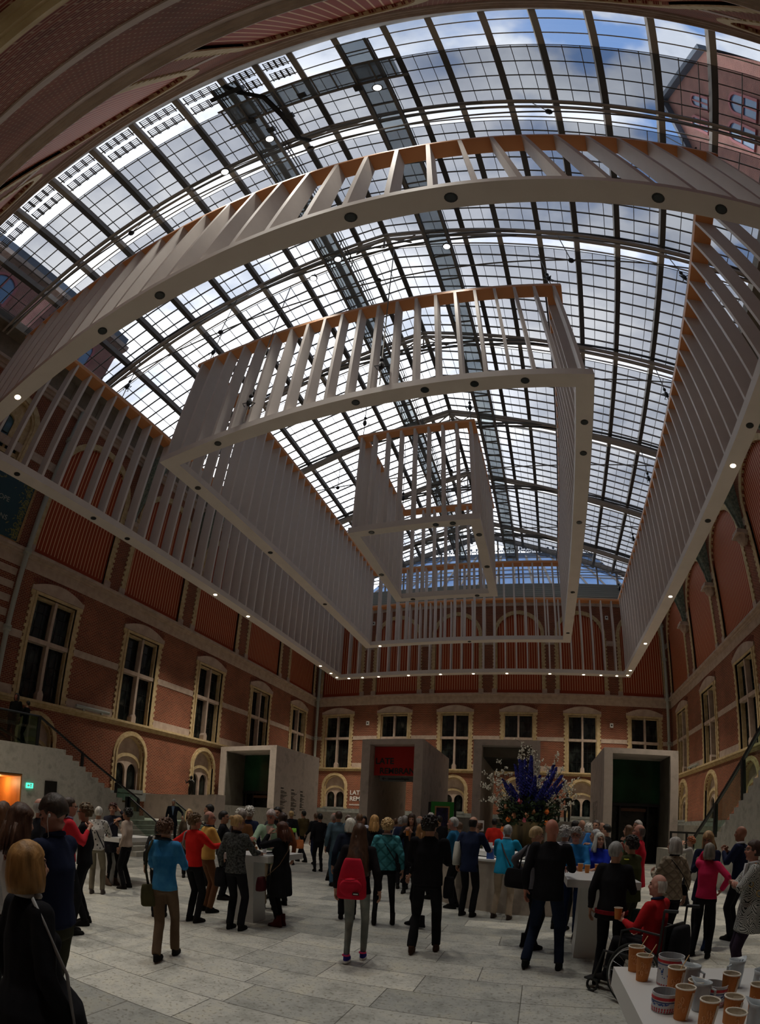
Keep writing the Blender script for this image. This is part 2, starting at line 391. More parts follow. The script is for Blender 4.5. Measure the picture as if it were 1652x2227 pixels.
def make_window():
    """two-light stone cross window, local origin at the wall plane under its centre"""
    w = struct('window_1')
    s = MB()
    z = 6.03; t = 0; R_ = []
    while z < 10.6:
        x = 1.44 if t % 2 else 1.52; R_ += [(x, z), (x, min(z+.15, 10.62))]; z += .15; t += 1
    outer = [(-1.44, 6.03), (1.44, 6.03)] + R_ + [(1.56, 10.62), (1.56, 11.0), (-1.56, 11.0), (-1.56, 10.62)] + [(-x, zz) for x, zz in R_[::-1]]
    inner = rect(-1.17, 1.17, 6.035, 10.62)
    s.prism(outer, [inner], -.06, .12, back=False)
    s.build('toothed_surround', M['yellow_stone'], w)
    s = MB(); s.prism(rect(-1.30, 1.30, 6.03, 10.75), [rect(-1.17, 1.17, 6.04, 10.62)], -.11, 0, back=False)
    s.prism(rect(-1.17, 1.17, 6.03, 10.62), [rect(-1.09, 1.09, 6.04, 10.54)], .05, .42, back=False)
    s.build('jamb_moulding', M['yellow_stone'], w)
    s = MB(); seg = [(x, 11.0+.36*(1-(x/1.45)**2)) for x in [1.45-2.9*i/16 for i in range(17)]]
    s.prism([(-1.56, 10.78), (1.56, 10.78), (1.56, 11.0)]+seg+[(-1.56, 11.0)], [], -.09, .02, back=False)
    s.build('segmental_head', M['stone'], w)
    s = MB()
    n = 22
    for i in range(n):
        a0, a1 = -1.5+3.0*i/n+.012, -1.5+3.0*(i+1)/n-.012
        f = lambda x: 11.0+.36*(1-(x/1.5)**2)+.02
        s.prism([(a0, f(a0)), (a1, f(a1)), (a1*1.04, f(a1)+.30), (a0*1.04, f(a0)+.30)], [], -.03, .02, back=False)
    s.build('brick_arch', M['brick_arch'], w)
    s = MB(); s.box(-.075, .075, -.02, .3, 6.03, 10.6); s.prism([(-.16,6.03),(.16,6.03),(.16,6.35),(.075,6.5),(-.075,6.5),(-.16,6.35)], [], -.06, .3)
    s.build('mullion', M['stone'], w)
    s = MB(); s.box(-1.17, -.075, -.01, .28, 8.52, 8.72); s.box(.075, 1.17, -.01, .28, 8.52, 8.72); s.build('transom', M['stone'], w)
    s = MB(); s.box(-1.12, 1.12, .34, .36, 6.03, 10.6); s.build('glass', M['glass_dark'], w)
    s = MB()
    for sg in (-1, 1):
        for x in (.42, .78): s.box(sg*x-.012, sg*x+.012, .31, .335, 6.05, 10.55)
        for z in (6.9, 7.7, 9.3, 10.0): s.box(sg*.1, sg*1.1, .31, .335, z-.012, z+.012)
        s.box(sg*.09, sg*.13, .30, .335, 6.05, 10.55); s.box(sg*1.05, sg*1.12, .30, .335, 6.05, 10.55)
    s.build('lead_bars', M['lead'], w)
    return w
def make_arch():
    """round-headed blind arch with a flatter inner arch over two lights"""
    w = struct('window_9')
    s = MB(); zs = 4.38
    R_ = []; z = 2.5; t = 0
    while z < zs-.1:
        x = 1.2 if t % 2 else 1.27; R_ += [(x, z), (x, z+.15)]; z += .15; t += 1
    outer = [(-1.2, 2.5), (1.2, 2.5)] + R_ + arc(0, zs, 1.22, 3, 177, 18) + [(-x, zz) for x, zz in R_[::-1]]
    s.prism(outer, [archpoly(0, .98, 2.51, zs, 14)], -.06, .12, back=False); s.build('toothed_surround', M['yellow_stone'], w)
    s = MB(); s.prism(archpoly(0, 1.08, 2.5, zs, 16), [archpoly(0, .98, 2.51, zs, 16)], -.12, 0, back=False)
    s.prism(archpoly(0, .985, 2.5, zs, 16), [archpoly(0, .90, 2.51, zs, 16)], .06, .3, back=False)
    s.build('roll_moulding', M['yellow_stone'], w)
    s = MB(); lights = [archpoly(c, .36, 2.62, 3.55, 10, .42) for c in (-.44, .44)]
    s.prism(archpoly(0, .96, 2.62, zs, 16), lights, .26, .42, back=False); s.build('tympanum', M['stone'], w)
    s = MB(); o = arc(0, 3.78, .97, 0, 180, 14, .72); i_ = arc(0, 3.78, .84, 180, 0, 14, .55)
    s.prism(o+i_, [], .16, .30, back=False); s.build('inner_arch', M['yellow_stone'], w)
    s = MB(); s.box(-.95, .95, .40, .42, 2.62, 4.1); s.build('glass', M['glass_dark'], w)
    s = MB(); s.box(-1.0, 1.0, -.14, .3, 2.44, 2.62); s.build('sill', M['grey_stone'], w)
    return w

win = make_window(); arch = make_arch(); remember(win); remember(arch)
nwin = [0]
def place(proto, side, c, used=set()):
    loc, rot = WALLS[side]
    m = Matrix.Translation(loc) @ Matrix.Rotation(rot, 4, 'Z') @ Matrix.Translation((c, 0, 0))
    if proto.name in used: o = copy_tree(proto)
    else: o = proto; used.add(proto.name)
    o.location = m.translation; o.rotation_euler = (0, 0, rot)
    nwin[0] += 1
    return o
L_EXTRA = archpoly(5.35, 1.35, 15.1, 17.9, 16)
make_wall('wall_far', 'far', XL, XR, WIN_X, WIN_X, [((a+b)/2, (b-a)/2) for a, b in PAN_X])
make_wall('wall_left', 'left', YB, YD, WIN_Y, ARCH_Y, left_panels(), [L_EXTRA])
make_wall('wall_right', 'right', -YD, -YB, [-y for y in WIN_Y], [-y for y in ARCH_Y], [(-c, h) for c, h in left_panels()])
make_wall('wall_back', 'back', -XR, -XL, [], [], [(-(a+b)/2, (b-a)/2) for a, b in PAN_X])
for c in WIN_X: place(win, 'far', c)
for c in WIN_Y: place(win, 'left', c)
for c in WIN_Y: place(win, 'right', -c)
for c in WIN_X: place(arch, 'far', c)
for c in ARCH_Y: place(arch, 'left', c)
for c in ARCH_Y: place(arch, 'right', -c)

# red panels, one thing each
def ordinal(i): return ['first', 'second', 'third', 'fourth', 'fifth', 'sixth'][i]
pan_mesh = {}
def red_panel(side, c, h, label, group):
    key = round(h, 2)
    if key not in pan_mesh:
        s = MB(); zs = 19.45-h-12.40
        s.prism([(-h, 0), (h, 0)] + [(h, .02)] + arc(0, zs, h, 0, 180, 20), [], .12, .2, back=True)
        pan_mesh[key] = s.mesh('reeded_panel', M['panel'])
    loc, rot = WALLS[side]
    m = Matrix.Translation(loc) @ Matrix.Rotation(rot, 4, 'Z') @ Matrix.Translation((c, 0, 12.405))
    o = link('arched_wall_panel', pan_mesh[key], None, m.translation, rot)
    tag(o, label, 'wall panel', group)
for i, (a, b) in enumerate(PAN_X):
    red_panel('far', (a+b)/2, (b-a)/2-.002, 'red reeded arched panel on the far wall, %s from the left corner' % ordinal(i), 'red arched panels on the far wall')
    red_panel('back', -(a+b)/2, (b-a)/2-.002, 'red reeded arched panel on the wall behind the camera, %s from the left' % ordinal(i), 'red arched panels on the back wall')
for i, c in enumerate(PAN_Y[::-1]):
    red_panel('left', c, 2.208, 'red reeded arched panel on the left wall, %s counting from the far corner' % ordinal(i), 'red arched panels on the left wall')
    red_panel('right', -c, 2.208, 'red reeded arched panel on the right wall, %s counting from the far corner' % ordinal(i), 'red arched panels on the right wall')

# three-light arched window beside the near left downpipe
w3 = struct('window_30', None, (XL, 5.35, 0), PI/2)
s = MB(); lights = [archpoly(-.85, .33, 15.3, 17.0, 8), archpoly(0, .38, 15.3, 18.0, 8), archpoly(.85, .33, 15.3, 17.0, 8)]
s.prism(archpoly(0, 1.34, 15.1, 17.9, 16), lights, .12, .3, back=False)
s.prism(archpoly(0, 1.75, 14.95, 17.9, 18), [archpoly(0, 1.45, 15.0, 17.9, 18)], -.1, .03, back=False)
s.prism(archpoly(0, 1.5, 14.95, 17.9, 18), [archpoly(0, 1.33, 15.1, 17.9, 18)], -.04, .1, back=False)
s.box(-1.2, 1.2, .05, .2, 16.3, 16.5); s.build('stone_tracery', M['yellow_stone'], w3)
M['glass_teal'] = mat('teal_window_glass', (.03,.09,.10), .08, 0, .8)
s = MB(); s.box(-1.3, 1.3, .22, .24, 15.1, 19.2); s.build('glass', M['glass_teal'], w3)
s = MB()
for x in (-.85, 0, .85):
    s.box(x-.015, x+.015, .17, .2, 15.2, 18.1)
    for z in (15.8, 16.8, 17.4): s.box(x-.33, x+.33, .17, .2, z-.015, z+.015)
s.build('lead_bars', M['lead'], w3)

# stone quoins beside the near left pipe
s = MB(); z = 6.1; t = 0
while z < 11.4:
    s.box(7.55 if t % 2 else 7.75, 8.75, -.04, .02, z, z+.32); z += .62; t += 1
q = s.build('trim_1', M['stone'], None, (XL, 0, 0), PI/2); q['kind'] = 'structure'

# floor
s = MB(); s.add([(XL-.2, YB-.2, 0), (XR+.2, YB-.2, 0), (XR+.2, YD+.2, 0), (XL-.2, YD+.2, 0)], [(0,1,2,3)])
fl = s.build('floor', M['floor']); fl['kind'] = 'structure'
s = MB(); s.add([(-90, -60, -.12), (90, -60, -.12), (90, 120, -.12), (-90, 120, -.12)], [(0,1,2,3)])
gr_ = s.build('ground', M['grey_stone']); gr_['kind'] = 'structure'

# ---------------- roof ----------------
ZE, ZR, XE0, XE1, XRID = 22.55, 27.65, -19.34, 11.14, -4.1
def rz(x): return ZE + (ZR-ZE)*(1-abs(x-XRID)/15.24)
ceil_ = struct('ceiling')
s = MB()
s.add([(XE0, YB, ZE+.02), (XE0, YD, ZE+.02), (XRID, YD, ZR+.02), (XRID, YB, ZR+.02), (XE1, YB, ZE+.02), (XE1, YD, ZE+.02)], [(0,1,2,3), (3,2,5,4)])
s.build('roof_glazing', M['roof_glass'], ceil_)
PURL = [-18.95, -16.95, -15.0, -13.3, -11.5, -9.88, -8.2, -6.55, -5.3, -4.1, -2.4, -.7, .73, 2.33, 3.78, 5.34, 7.01, 8.64, 10.7]
for x in PURL:
    s = MB(); w_ = .27 if x not in (-18.95, 10.7) else .6
    s.beam((x, YB, rz(x)-.22), (x, YD, rz(x)-.22), w_*.62, .34); s.beam((x, YB, rz(x)-.37), (x, YD, rz(x)-.37), w_*.8, .05)
    s.build('purlin', M['steel'], ceil_)
s = MB(); y = YB+.4
while y < YD:
    s.beam((XE0, y, ZE-.04), (XRID, y, ZR-.04), .055, .09); s.beam((XRID, y, ZR-.04), (XE1, y, ZE-.04), .055, .09); y += .672
s.build('glazing_bars', M['steel'], ceil_)
TR_Y = [2.5, 9.0, 15.6, 22.1, 28.6, 35.1]
# printed glass screens hung under each bay, a clear strip left beside each truss
edges = [YB+.9] + TR_Y + [YD]
xs_in = [x for x in PURL]
for k in range(len(edges)-1):
    a, b = edges[k]+.80, edges[k+1]-.05
    if k == 0: a = YB+1.65
    s = MB(); s.add([(XE0+.5, a, rz(XE0+.5)-.62), (XE0+.5, b, rz(XE0+.5)-.62), (XRID, b, ZR-.62), (XRID, a, ZR-.62), (XE1-.5, a, rz(XE1-.5)-.62), (XE1-.5, b, rz(XE1-.5)-.62)], [(0,1,2,3), (3,2,5,4)])
    s.build('shading_screen', M['screen'], ceil_)
    s = MB()
    for i in range(len(PURL)-1):
        for t in (1/3, 2/3):
            x = PURL[i]+(PURL[i+1]-PURL[i])*t; s.beam((x, a, rz(x)-.64), (x, b, rz(x)-.64), .022, .03)
    for yy in (a, b): s.beam((XE0+.5, yy, rz(XE0+.5)-.64), (XRID, yy, ZR-.64), .03, .03); s.beam((XRID, yy, ZR-.64), (XE1-.5, yy, rz(XE1-.5)-.64), .03, .03)
    s.build('screen_rods', M['steel_dark'], ceil_)
# ventilation louvres between the rafters beside the near wall
s = MB()
for i in range(0, 9):
    x0_, x1_ = PURL[i]+.2, PURL[i+1]-.2
    n_ = 4
    for j in range(n_):
        a_, b_ = x0_+(x1_-x0_)*(j+.08)/n_, x0_+(x1_-x0_)*(j+.92)/n_
        for row in (0, 1):
            y0_ = YB+.12+row*.62
            for q_ in range(5): s.beam((a_, y0_+.09*q_, rz(a_)-.2), (b_, y0_+.09*q_, rz(b_)-.2), .035, .05)
            s.beam((a_, y0_-.04, rz(a_)-.2), (a_, y0_+.42, rz(a_)-.2), .03, .05); s.beam((b_, y0_-.04, rz(b_)-.2), (b_, y0_+.42, rz(b_)-.2), .03, .05)
s.build('vent_louvres', M['steel_dark'], ceil_)
# gutters and the far gable
for nm, x0, x1, xe in (('trim_2', XL, XL+.75, XL+.75), ('trim_3', XR-.75, XR, XR-.75)):
    s = MB(); s.box(x0, x1, YB, YD, 22.05, 22.55)
    g = s.build(nm, M['soffit']); g['kind'] = 'structure'
gab = struct('window_31')
s = MB(); s.prism([(XE0, TOP), (XE1, TOP), (XRID, ZR)], [], YD-.02, YD, back=False); s.build('gable_glass', M['roof_glass'], gab)
s = MB()
x = XE0+.9
while x < XE1-.5:
    s.box(x-.07, x+.07, YD-.16, YD-.03, TOP-.3, rz(x)); x += 1.72
for z in (23.3, 24.2, 25.1):
    h = (ZR-z)/(ZR-ZE)*15.24; s.box(XRID-h, XRID+h, YD-.10, YD-.04, z-.03, z+.03)
s.beam((XE0, YD-.15, ZE-.1), (XRID, YD-.15, ZR-.1), .2, .35); s.beam((XRID, YD-.15, ZR-.1), (XE1, YD-.15, ZE-.1), .2, .35)
s.build('gable_mullions', M['steel'], gab)
s = MB()
for i in range(7): s.box(XE0+.6, XE1-.6, YD-.55+i*.05, YD-.08, 20.9+i*.21, 20.9+i*.21+.17)
lv = s.build('trim_4', M['pipe']); lv['kind'] = 'structure'
s = MB(); s.prism([(XE0, TOP-.1), (XE1, TOP-.1), (XRID, ZR)], [], YB-.1, YB, back=True)
bk = s.build('trim_5', M['soffit']); bk['kind'] = 'structure'
# ---------------- roof trusses ----------------
def truss(y, label):
    t = thing('roof_truss', label, 'roof truss', (0, y, 0), 0, 'steel trusses across the glass roof')
    def low(x): return ZE-.55 + 3.4*(1-((x-XRID)/15.24)**2)
    s = MB(); a, b = XE0+.4, XE1-.4
    for sx in (-.14, .14):
        s.beam((a, sx, ZE-.75), (XRID, sx, ZR-.75), .10, .22); s.beam((XRID, sx, ZR-.75), (b, sx, ZE-.75), .10, .22)
    s.build('top_chord', M['steel'], t)
    s = MB(); n = 22
    P = [(a+(b-a)*i/n, 0, low(a+(b-a)*i/n)) for i in range(n+1)]
    for i in range(n):
        for sy in (-.13, .13): s.beam((P[i][0], sy, P[i][2]), (P[i+1][0], sy, P[i+1][2]), .08, .12)
    s.build('bowed_lower_chord', M['steel_dark'], t)
    webs = (MB(), MB())
    for i in range(1, n):
        x = P[i][0]; zt = rz(x)-.85; s = webs[0 if i < n/2 else 1]
        if zt - P[i][2] > .35:
            if i % 2: s.beam(P[i], (x, 0, zt), .07, .07)
            x2 = P[i+1][0]; z2 = rz(x2)-.85
            if i % 2 and z2-P[i+1][2] > .3: s.beam((x, 0, P[i][2]), (x2, 0, z2), .05, .05); s.beam((P[i-1][0], 0, rz(P[i-1][0])-.85), (x, 0, P[i][2]), .05, .05)
    for s, dx in zip(webs, (-1.2, 1.2)):
        s.beam((XRID, 0, ZR-.9), (XRID+dx, 0, low(XRID+dx)), .07, .07); s.build('web_members', M['steel'], t)
    s = MB(); s.tube([(a, 0, ZE-.6), (-11, 0, ZE-1.0), (XRID, 0, ZE-1.15), (3, 0, ZE-1.0), (b, 0, ZE-.6)], .035, 6)
    for x in (-11, 3): s.tube([(x, 0, ZE-1.0), (x, 0, low(x))], .02, 5)
    s.build('tie_rod', M['steel_dark'], t)
    for x in (-11, 3, XRID):
        s = MB(); s.ball((x, 0, ZE-1.05), (.12, .12, .12), 8, 5); s.build('rod_coupling', M['black'], t)
    return t
for i, y in enumerate(TR_Y):
    truss(y, 'bowed steel roof truss with tie rod, %s counting from the camera end' % ordinal(i))

# walkways along the roof
def walkway(x, label):
    t = thing('roof_walkway', label, 'walkway', (x, 0, 0))
    z = 24.3; s = MB()
    for dx in (-.42, .42): s.beam((dx, YB+.5, z), (dx, YD-.4, z), .10, .20)
    y = YB+1
    while y < YD-1: s.beam((-.42, y, z), (.42, y, z), .06, .08); y += 1.31
    s.build('walkway_beams', M['steel_dark'], t)
    s = MB(); s.box(-.38, .38, YB+.5, YD-.4, z+.05, z+.07); s.build('mesh_deck', M['mesh_deck'], t)
    s = MB()
    for dx in (-.45, .45):
        for dz in (.55, 1.0): s.tube([(dx, YB+.5, z+dz), (dx, YD-.4, z+dz)], .022, 5)
        y = YB+.7
        while y < YD-.5: s.beam((dx, y, z), (dx, y, z+1.0), .03, .03); y += 1.31
    s.build('guard_rail', M['steel_dark'], t)
    for y in TR_Y:
        for dx in (-.42, .42): s = MB(); s.tube([(dx, y, z+.1), (dx, y, rz(x)-.6)], .03, 5); s.build('hanger', M['steel'], t)
    return t
walkway(-6.0, 'dark steel mesh walkway under the roof, left of the ridge')
walkway(-1.75, 'pale grey mesh walkway under the roof, right of the ridge')
g = thing('maintenance_gantry', 'dark cluttered maintenance gantry with cable chain under the roof near the camera', 'gantry', (0, .15, 0))
s = MB()
for dy in (-.45, .45):
    for dz in (0, .9): s.beam((-6.6, dy, 23.9+dz), (-.6, dy, 23.9+dz), .1, .12)
x = -6.5
while x < -.6:
    for dy in (-.45, .45): s.beam((x, dy, 23.9), (x, dy, 24.8), .05, .05)
    s.beam((x, -.45, 23.9), (x, .45, 23.9), .05, .05); x += .62
s.build('gantry_frame', M['steel_dark'], g)
s = MB(); s.box(-5.2, -.9, -.46, -.44, 24.0, 24.75); s.box(-6.4, -.8, -.4, .4, 23.96, 23.98); s.build('mesh_side', M['mesh_deck'], g)
s = MB(); s.tube([(-5.9, -1.5, 23.9), (-5.6, -.9, 24.0), (-5.0, -.3, 23.8), (-4.8, .8, 23.7), (-4.75, 2.0, 23.8), (-4.5, 2.3, 24.0)], .10, 8); s.build('cable_chain', M['black'], g)
s = MB()
for p in ((-5.4, 1.2), (-4.6, .9), (-3.9, .2), (-2.2, .6), (-5.8, .5)): g_ = MB(); g_.box(p[0]-.12, p[0]+.12, p[1]-.12, p[1]+.12, 23.65, 23.9); g_.build('trolley_gear', M['black'], g)
s.box(-6.5, -5.4, -1.2, -1.0, 23.7, 24.1); s.build('trolley_gear', M['black'], g)
# roof floodlights on the trusses
def roof_lamp(x, y, z, label):
    t = thing('roof_floodlight', label, 'floodlight', (x, y, z), 0, 'small round floodlights under the roof')
    s = MB(); s.lathe([(.05, .16), (.14, .14), (.17, .0), (.15, -.02)], 14); s.tube([(0, 0, .15), (0, 0, .5)], .025, 6); s.build('housing', M['black'], t)
    s = MB(); s.lathe([(.13, -.03), (.13, -.024)], 14); s.build('lens', M['lamp_face'], t)
    l = bpy.data.lights.new('floodlight_beam', 'SPOT'); l.energy = FLOOD_E; l.spot_size = math.radians(62); l.spot_blend = 1; l.color = (1, .94, .84); l.shadow_soft_size = .3
    o = bpy.data.objects.new('floodlight_beam', l); COL.objects.link(o); o.location = (x, y, z-.1); o.rotation_euler = (math.radians(15 if y < 5 else 0), 0, 0)
M['lamp_face'] = glow('pale_lamp_lens', (1,.97,.92), 1.5)
for (px, lab) in (((-7.5, 2.3), 'small round floodlight left of the dark gantry'), ((-5.5, 1.7), 'small round floodlight below the cable chain of the gantry'), ((-1.6, .9), 'small round floodlight right of the gantry, near the ridge'),
                  ((-6.9, 8.8), 'small round floodlight above the near edge of the outer lattice'), ((-5.6, 8.2), 'small round floodlight above the outer lattice, beside the left walkway'), ((-1.4, 8.7), 'small round floodlight above the outer lattice, beside the right walkway')):
    roof_lamp(px[0], px[1], 23.3, lab)

# ---------------- hanging lattice frames ----------------
M['lit'] = glow('lit_downlight', (1.0, .82, .55), 6)
M['dim'] = mat('unlit_downlight', (.03,.04,.045), .25)
def spot_light(x, y, z, e, root):
    l = bpy.data.lights.new('downlight_beam', 'SPOT'); l.energy = e; l.spot_size = math.radians(88); l.spot_blend = 1.0; l.color = (1, .89, .74); l.shadow_soft_size = .25
    o = bpy.data.objects.new('downlight_beam', l); COL.objects.link(o); o.location = (x, y, z-.06); return o
def lattice(name, label, x0, x1, y0, y1, zb, zt, bw, sp, dark=False):
    t = thing('hanging_lattice_frame', label, 'hanging frame', ((x0+x1)/2, (y0+y1)/2, zb), 0)
    cx, cy = (x0+x1)/2, (y0+y1)/2
    X0, X1, Y0, Y1 = x0-cx, x1-cx, y0-cy, y1-cy; H = zt-zb
    def ring(zA, zB, w):
        s = MB(); s.box(X0, X1, Y0, Y0+w, zA, zB); s.box(X0, X1, Y1-w, Y1, zA, zB); s.box(X0, X0+w, Y0+w, Y1-w, zA, zB); s.box(X1-w, X1, Y0+w, Y1-w, zA, zB); return s
    ring(0, .30, bw).build('bottom_frame', M['lattice'], t)
    ring(H-.16, H, bw).build('top_frame', M['copper'], t)
    ring(H, H+.05, bw).build('top_capping', M['lattice'], t)
    # corner boards
    fx = MB().box(-bw/2, bw/2, -.055, .055, .30, H-.16).mesh('fin', M['lattice'])
    fy = MB().box(-.055, .055, -bw/2, bw/2, .30, H-.16).mesh('fin', M['lattice'])
    pos = []
    nx = max(1, round((x1-x0-bw)/sp)); ny = max(1, round((y1-y0-bw)/sp))
    for i in range(nx+1):
        x = X0+bw/2+(X1-X0-bw)*i/nx
        for y in (Y0+bw/2, Y1-bw/2): pos.append((x, y, 'y'))
    for i in range(1, ny):
        y = Y0+bw/2+(Y1-Y0-bw)*i/ny
        for x in (X0+bw/2, X1-bw/2): pos.append((x, y, 'x'))
    pos.sort(key=lambda p: math.hypot(p[0]+cx, p[1]+cy))
    for p in pos[:100]: link('fin', fy if p[2] == 'y' else fx, t, (p[0], p[1], 0))
    if pos[100:]:
        s = MB()
        for p in pos[100:]:
            a, b = (.055, bw/2) if p[2] == 'y' else (bw/2, .055)
            s.box(p[0]-a, p[0]+a, p[1]-b, p[1]+b, .30, H-.16)
        o = s.build('far_fins', M['lattice'], t); o['kind'] = 'stuff'
    return t, cx, cy
def downlights(t, cx, cy, zb, pts, lit):
    me = MB(); me.lathe([(.10, -.015), (.10, .0)], 14, m=0); me.lathe([(.13, -.008), (.13, .002)], 14, m=1)
    me = me.mesh('downlight', [M['lit' if lit else 'dim'], M['black' if not lit else 'lattice']])
    for x, y in pts: link('downlight', me, t, (x-cx, y-cy, -.005))
OX0, OX1, OY0, OY1, OZ0, OZ1 = -16.38, 7.30, 3.10, 36.35, 13.25, 19.6
t, cx, cy = lattice('outer', 'largest outer rectangular frame of vertical taupe fins hanging closest to the walls', OX0, OX1, OY0, OY1, OZ0, OZ1, .58, .86)
LIT = [(-16.09,18.9),(-16.09,22.2),(-16.09,32.4),(-16.09,34.4),(-16.09,35.6),(-15.2,36.06),(-14,36.06),(-12.6,36.06),(-10.1,36.06),(-7.5,36.06),(-4.9,36.06),(-2.3,36.06),(1,36.06),(3.6,36.06),(4.95,36.06),(6.2,36.06),(7.01,35.8),(7.01,34.6),(7.01,29.1),(7.01,22.4),(7.01,12.2),(-12.7,3.4)]
DIM = [(-16.09,5.85),(-16.09,10),(-16.09,12.1),(-8.9,3.4),(-7,3.4),(-2.35,3.4),(-.37,3.4),(3.6,3.4),(4.9,3.4),(7.01,10.2),(7.01,15.6)]
downlights(t, cx, cy, OZ0, LIT, True); downlights(t, cx, cy, OZ0, DIM, False)
for x, y in LIT: spot_light(x, y, OZ0, LAMP_E*(.28 if y > 30 else (1.5 if y < 15 else 1)), t)
MX0, MX1, MY0, MY1, MZ0, MZ1 = -12.55, 2.45, 9.85, 32.7, 14.5, 20.9
t, cx, cy = lattice('middle', 'middle-sized rectangular frame of vertical taupe fins, hanging inside the largest one', MX0, MX1, MY0, MY1, MZ0, MZ1, .56, .74)
D2 = [(-9.97,10.1),(-12.27,12),(-12.27,18),(-12.27,24.6),(-4.8,10.1),(-2.6,10.1),(-1.1,10.1),(.4,10.1),(2.17,12),(2.17,13.6),(2.17,18.1),(2.17,24.9),(2.17,30.9),(-4.7,32.4)]
downlights(t, cx, cy, MZ0, [(-11.34, 32.4)], True); downlights(t, cx, cy, MZ0, D2, False); spot_light(-11.34, 32.4, MZ0, LAMP_E*.3, t)
IX0, IX1, IY0, IY1, IZ0, IZ1 = -7.5, -1.92, 16.5, 23.75, 13.67, 19.8
t, cx, cy = lattice('inner', 'smallest innermost rectangular frame of vertical taupe fins in the centre', IX0, IX1, IY0, IY1, IZ0, IZ1, .42, .66)
downlights(t, cx, cy, IZ0, [(-6.5,16.7),(-3.75,16.7),(-3.05,16.7),(-2.12,17.7),(-2.12,20.5),(-3,23.55),(-6.5,23.55),(-7.3,20.5)], False)

# suspension cables with shackles
def cable(x, y, z0, z1, label, lean=0):
    t = thing('suspension_cable', label, 'cable', (x, y, z0), 0, 'cables that carry the lattice frames')
    s = MB(); s.tube([(0, 0, 0), (lean, 0, z1-z0)], .022, 6); s.build('wire', M['steel_dark'], t)
    s = MB(); h = min(1.1, (z1-z0)*.4)
    s.ball((lean*h/(z1-z0), 0, h), (.10, .10, .22), 8, 6); s.ball((lean*h/(z1-z0), 0, h+.38), (.08, .08, .12), 8, 5)
    for a in range(4): s.tube([(0, 0, h), (.22*math.cos(a*PI/2+.4), .22*math.sin(a*PI/2+.4), h-.05-.1*(a % 2)), (.12*math.cos(a*PI/2+.4), .12*math.sin(a*PI/2+.4), h-.25)], .018, 5)
    s.build('shackle', M['black'], t)
for nm, (a, b, c, d, z) in {'largest': (OX0+.3, OX1-.3, OY0+.3, OY1-.3, OZ1+.05), 'middle': (MX0+.3, MX1-.3, MY0+.3, MY1-.3, MZ1+.05), 'smallest': (IX0+.2, IX1-.2, IY0+.2, IY1-.2, IZ1+.05)}.items():
    sides = {'near': c, 'far': d}
    for sn, yy in sides.items():
        for cn, xx in (('left', a), ('right', b)):
            cable(xx, yy, z, rz(xx)-.8, 'thin steel cable over the %s %s corner of the %s lattice frame' % (sn, cn, nm))
for yy, n in ((TR_Y[1], 'second'), (TR_Y[2], 'third'), (TR_Y[3], 'fourth'), (TR_Y[4], 'fifth')):
    cable(OX0+.3, yy, OZ1+.05, rz(OX0+.3)-.8, 'thin steel cable from the %s truss to the left side of the largest lattice' % n)
    cable(OX1-.3, yy, OZ1+.05, rz(OX1-.3)-.8, 'thin steel cable from the %s truss to the right side of the largest lattice' % n)
for x, y, lab in ((-3.9, 9.9, 'thin steel plumb cable hanging past the near side of the middle lattice frame'), (-8.7, 9.9, 'thin steel plumb cable at the left of the middle lattice frames near side')):
    cable(x, y-.2, MZ0+.2, rz(x)-.8, lab)

# ---------------- downpipes, corbels, wall fittings ----------------
def downpipe(x, y, dx, label):
    t = thing('downpipe', label, 'pipe', (x, y, 0), 0, 'grey green downpipes')
    s = MB(); s.tube([(0, 0, 2.4), (0, 0, 20.6)], .125, 14); s.build('pipe', M['pipe'], t)
    for z in (5.9, 8.65, 12.2, 15.6, 18.6):
        s = MB(); s.lathe([(.13, -.14), (.2, -.1), (.2, -.03), (.15, 0), (.2, .05), (.2, .1), (.13, .14)], 14, (0, 0, z)); s.build('collar', M['pipe'], t)
downpipe(XL+.28, 8.86, 0, 'grey green downpipe on the left wall beside the dark blue banner')
downpipe(XL+.35, YD-.35, 0, 'grey green downpipe in the far left corner')
downpipe(XR-.35, YD-.35, 0, 'grey green downpipe in the far right corner')
def corbel(side, y, label):
    sg = 1 if side == 'left' else -1
    t = thing('corbel_bracket', label, 'corbel', ((XL if sg > 0 else XR), y, 15.55), 0 if sg > 0 else PI, 'stone corbels with verdigris brackets')
    s = MB(); s.lathe([(.02, 0), (.2, .12), (.33, .32), (.36, .52)], 8, (.22, 0, 0)); s.box(0, .66, -.44, .44, .52, .62); s.box(.02, .60, -.38, .38, .62, .80); s.build('stone_corbel', M['stone'], t)
    s = MB()
    prof = [(.80, .20, .14), (1.6, .34, .16), (2.5, .62, .24), (3.4, 1.0, .34), (4.4, 1.45, .46), (4.9, 1.6, .5)]
    vs = []; fs = []
    for z, d, w in prof: vs += [(0, -w, z), (d*.8, -w, z), (d, 0, z), (d*.8, w, z), (0, w, z)]
    for i in range(len(prof)-1):
        for j in range(5): fs.append((i*5+j, i*5+(j+1) % 5, (i+1)*5+(j+1) % 5, (i+1)*5+j))
    fs += [tuple(range(5)), tuple(range(25, 30))]; s.add(vs, fs)
    for z, d, w in prof[:-1]:
        for sy in (-1, 1):
            for k in range(3): s.ball((d*(.3+.3*k), sy*w, z+.3), (.07, .06, .12), 6, 4)
    s.tube([(d+.04, 0, z) for z, d, w in prof], .05, 6)
    s.build('ornate_bracket', M['bracket'], t)
for i, y in enumerate((32.45, 26.4, 20.4, 14.5)):
    corbel('left', y, 'green ornate bracket on a stone corbel, left wall, %s from the far corner' % ordinal(i))
    corbel('right', y, 'green ornate bracket on a stone corbel, right wall, %s from the far corner' % ordinal(i))
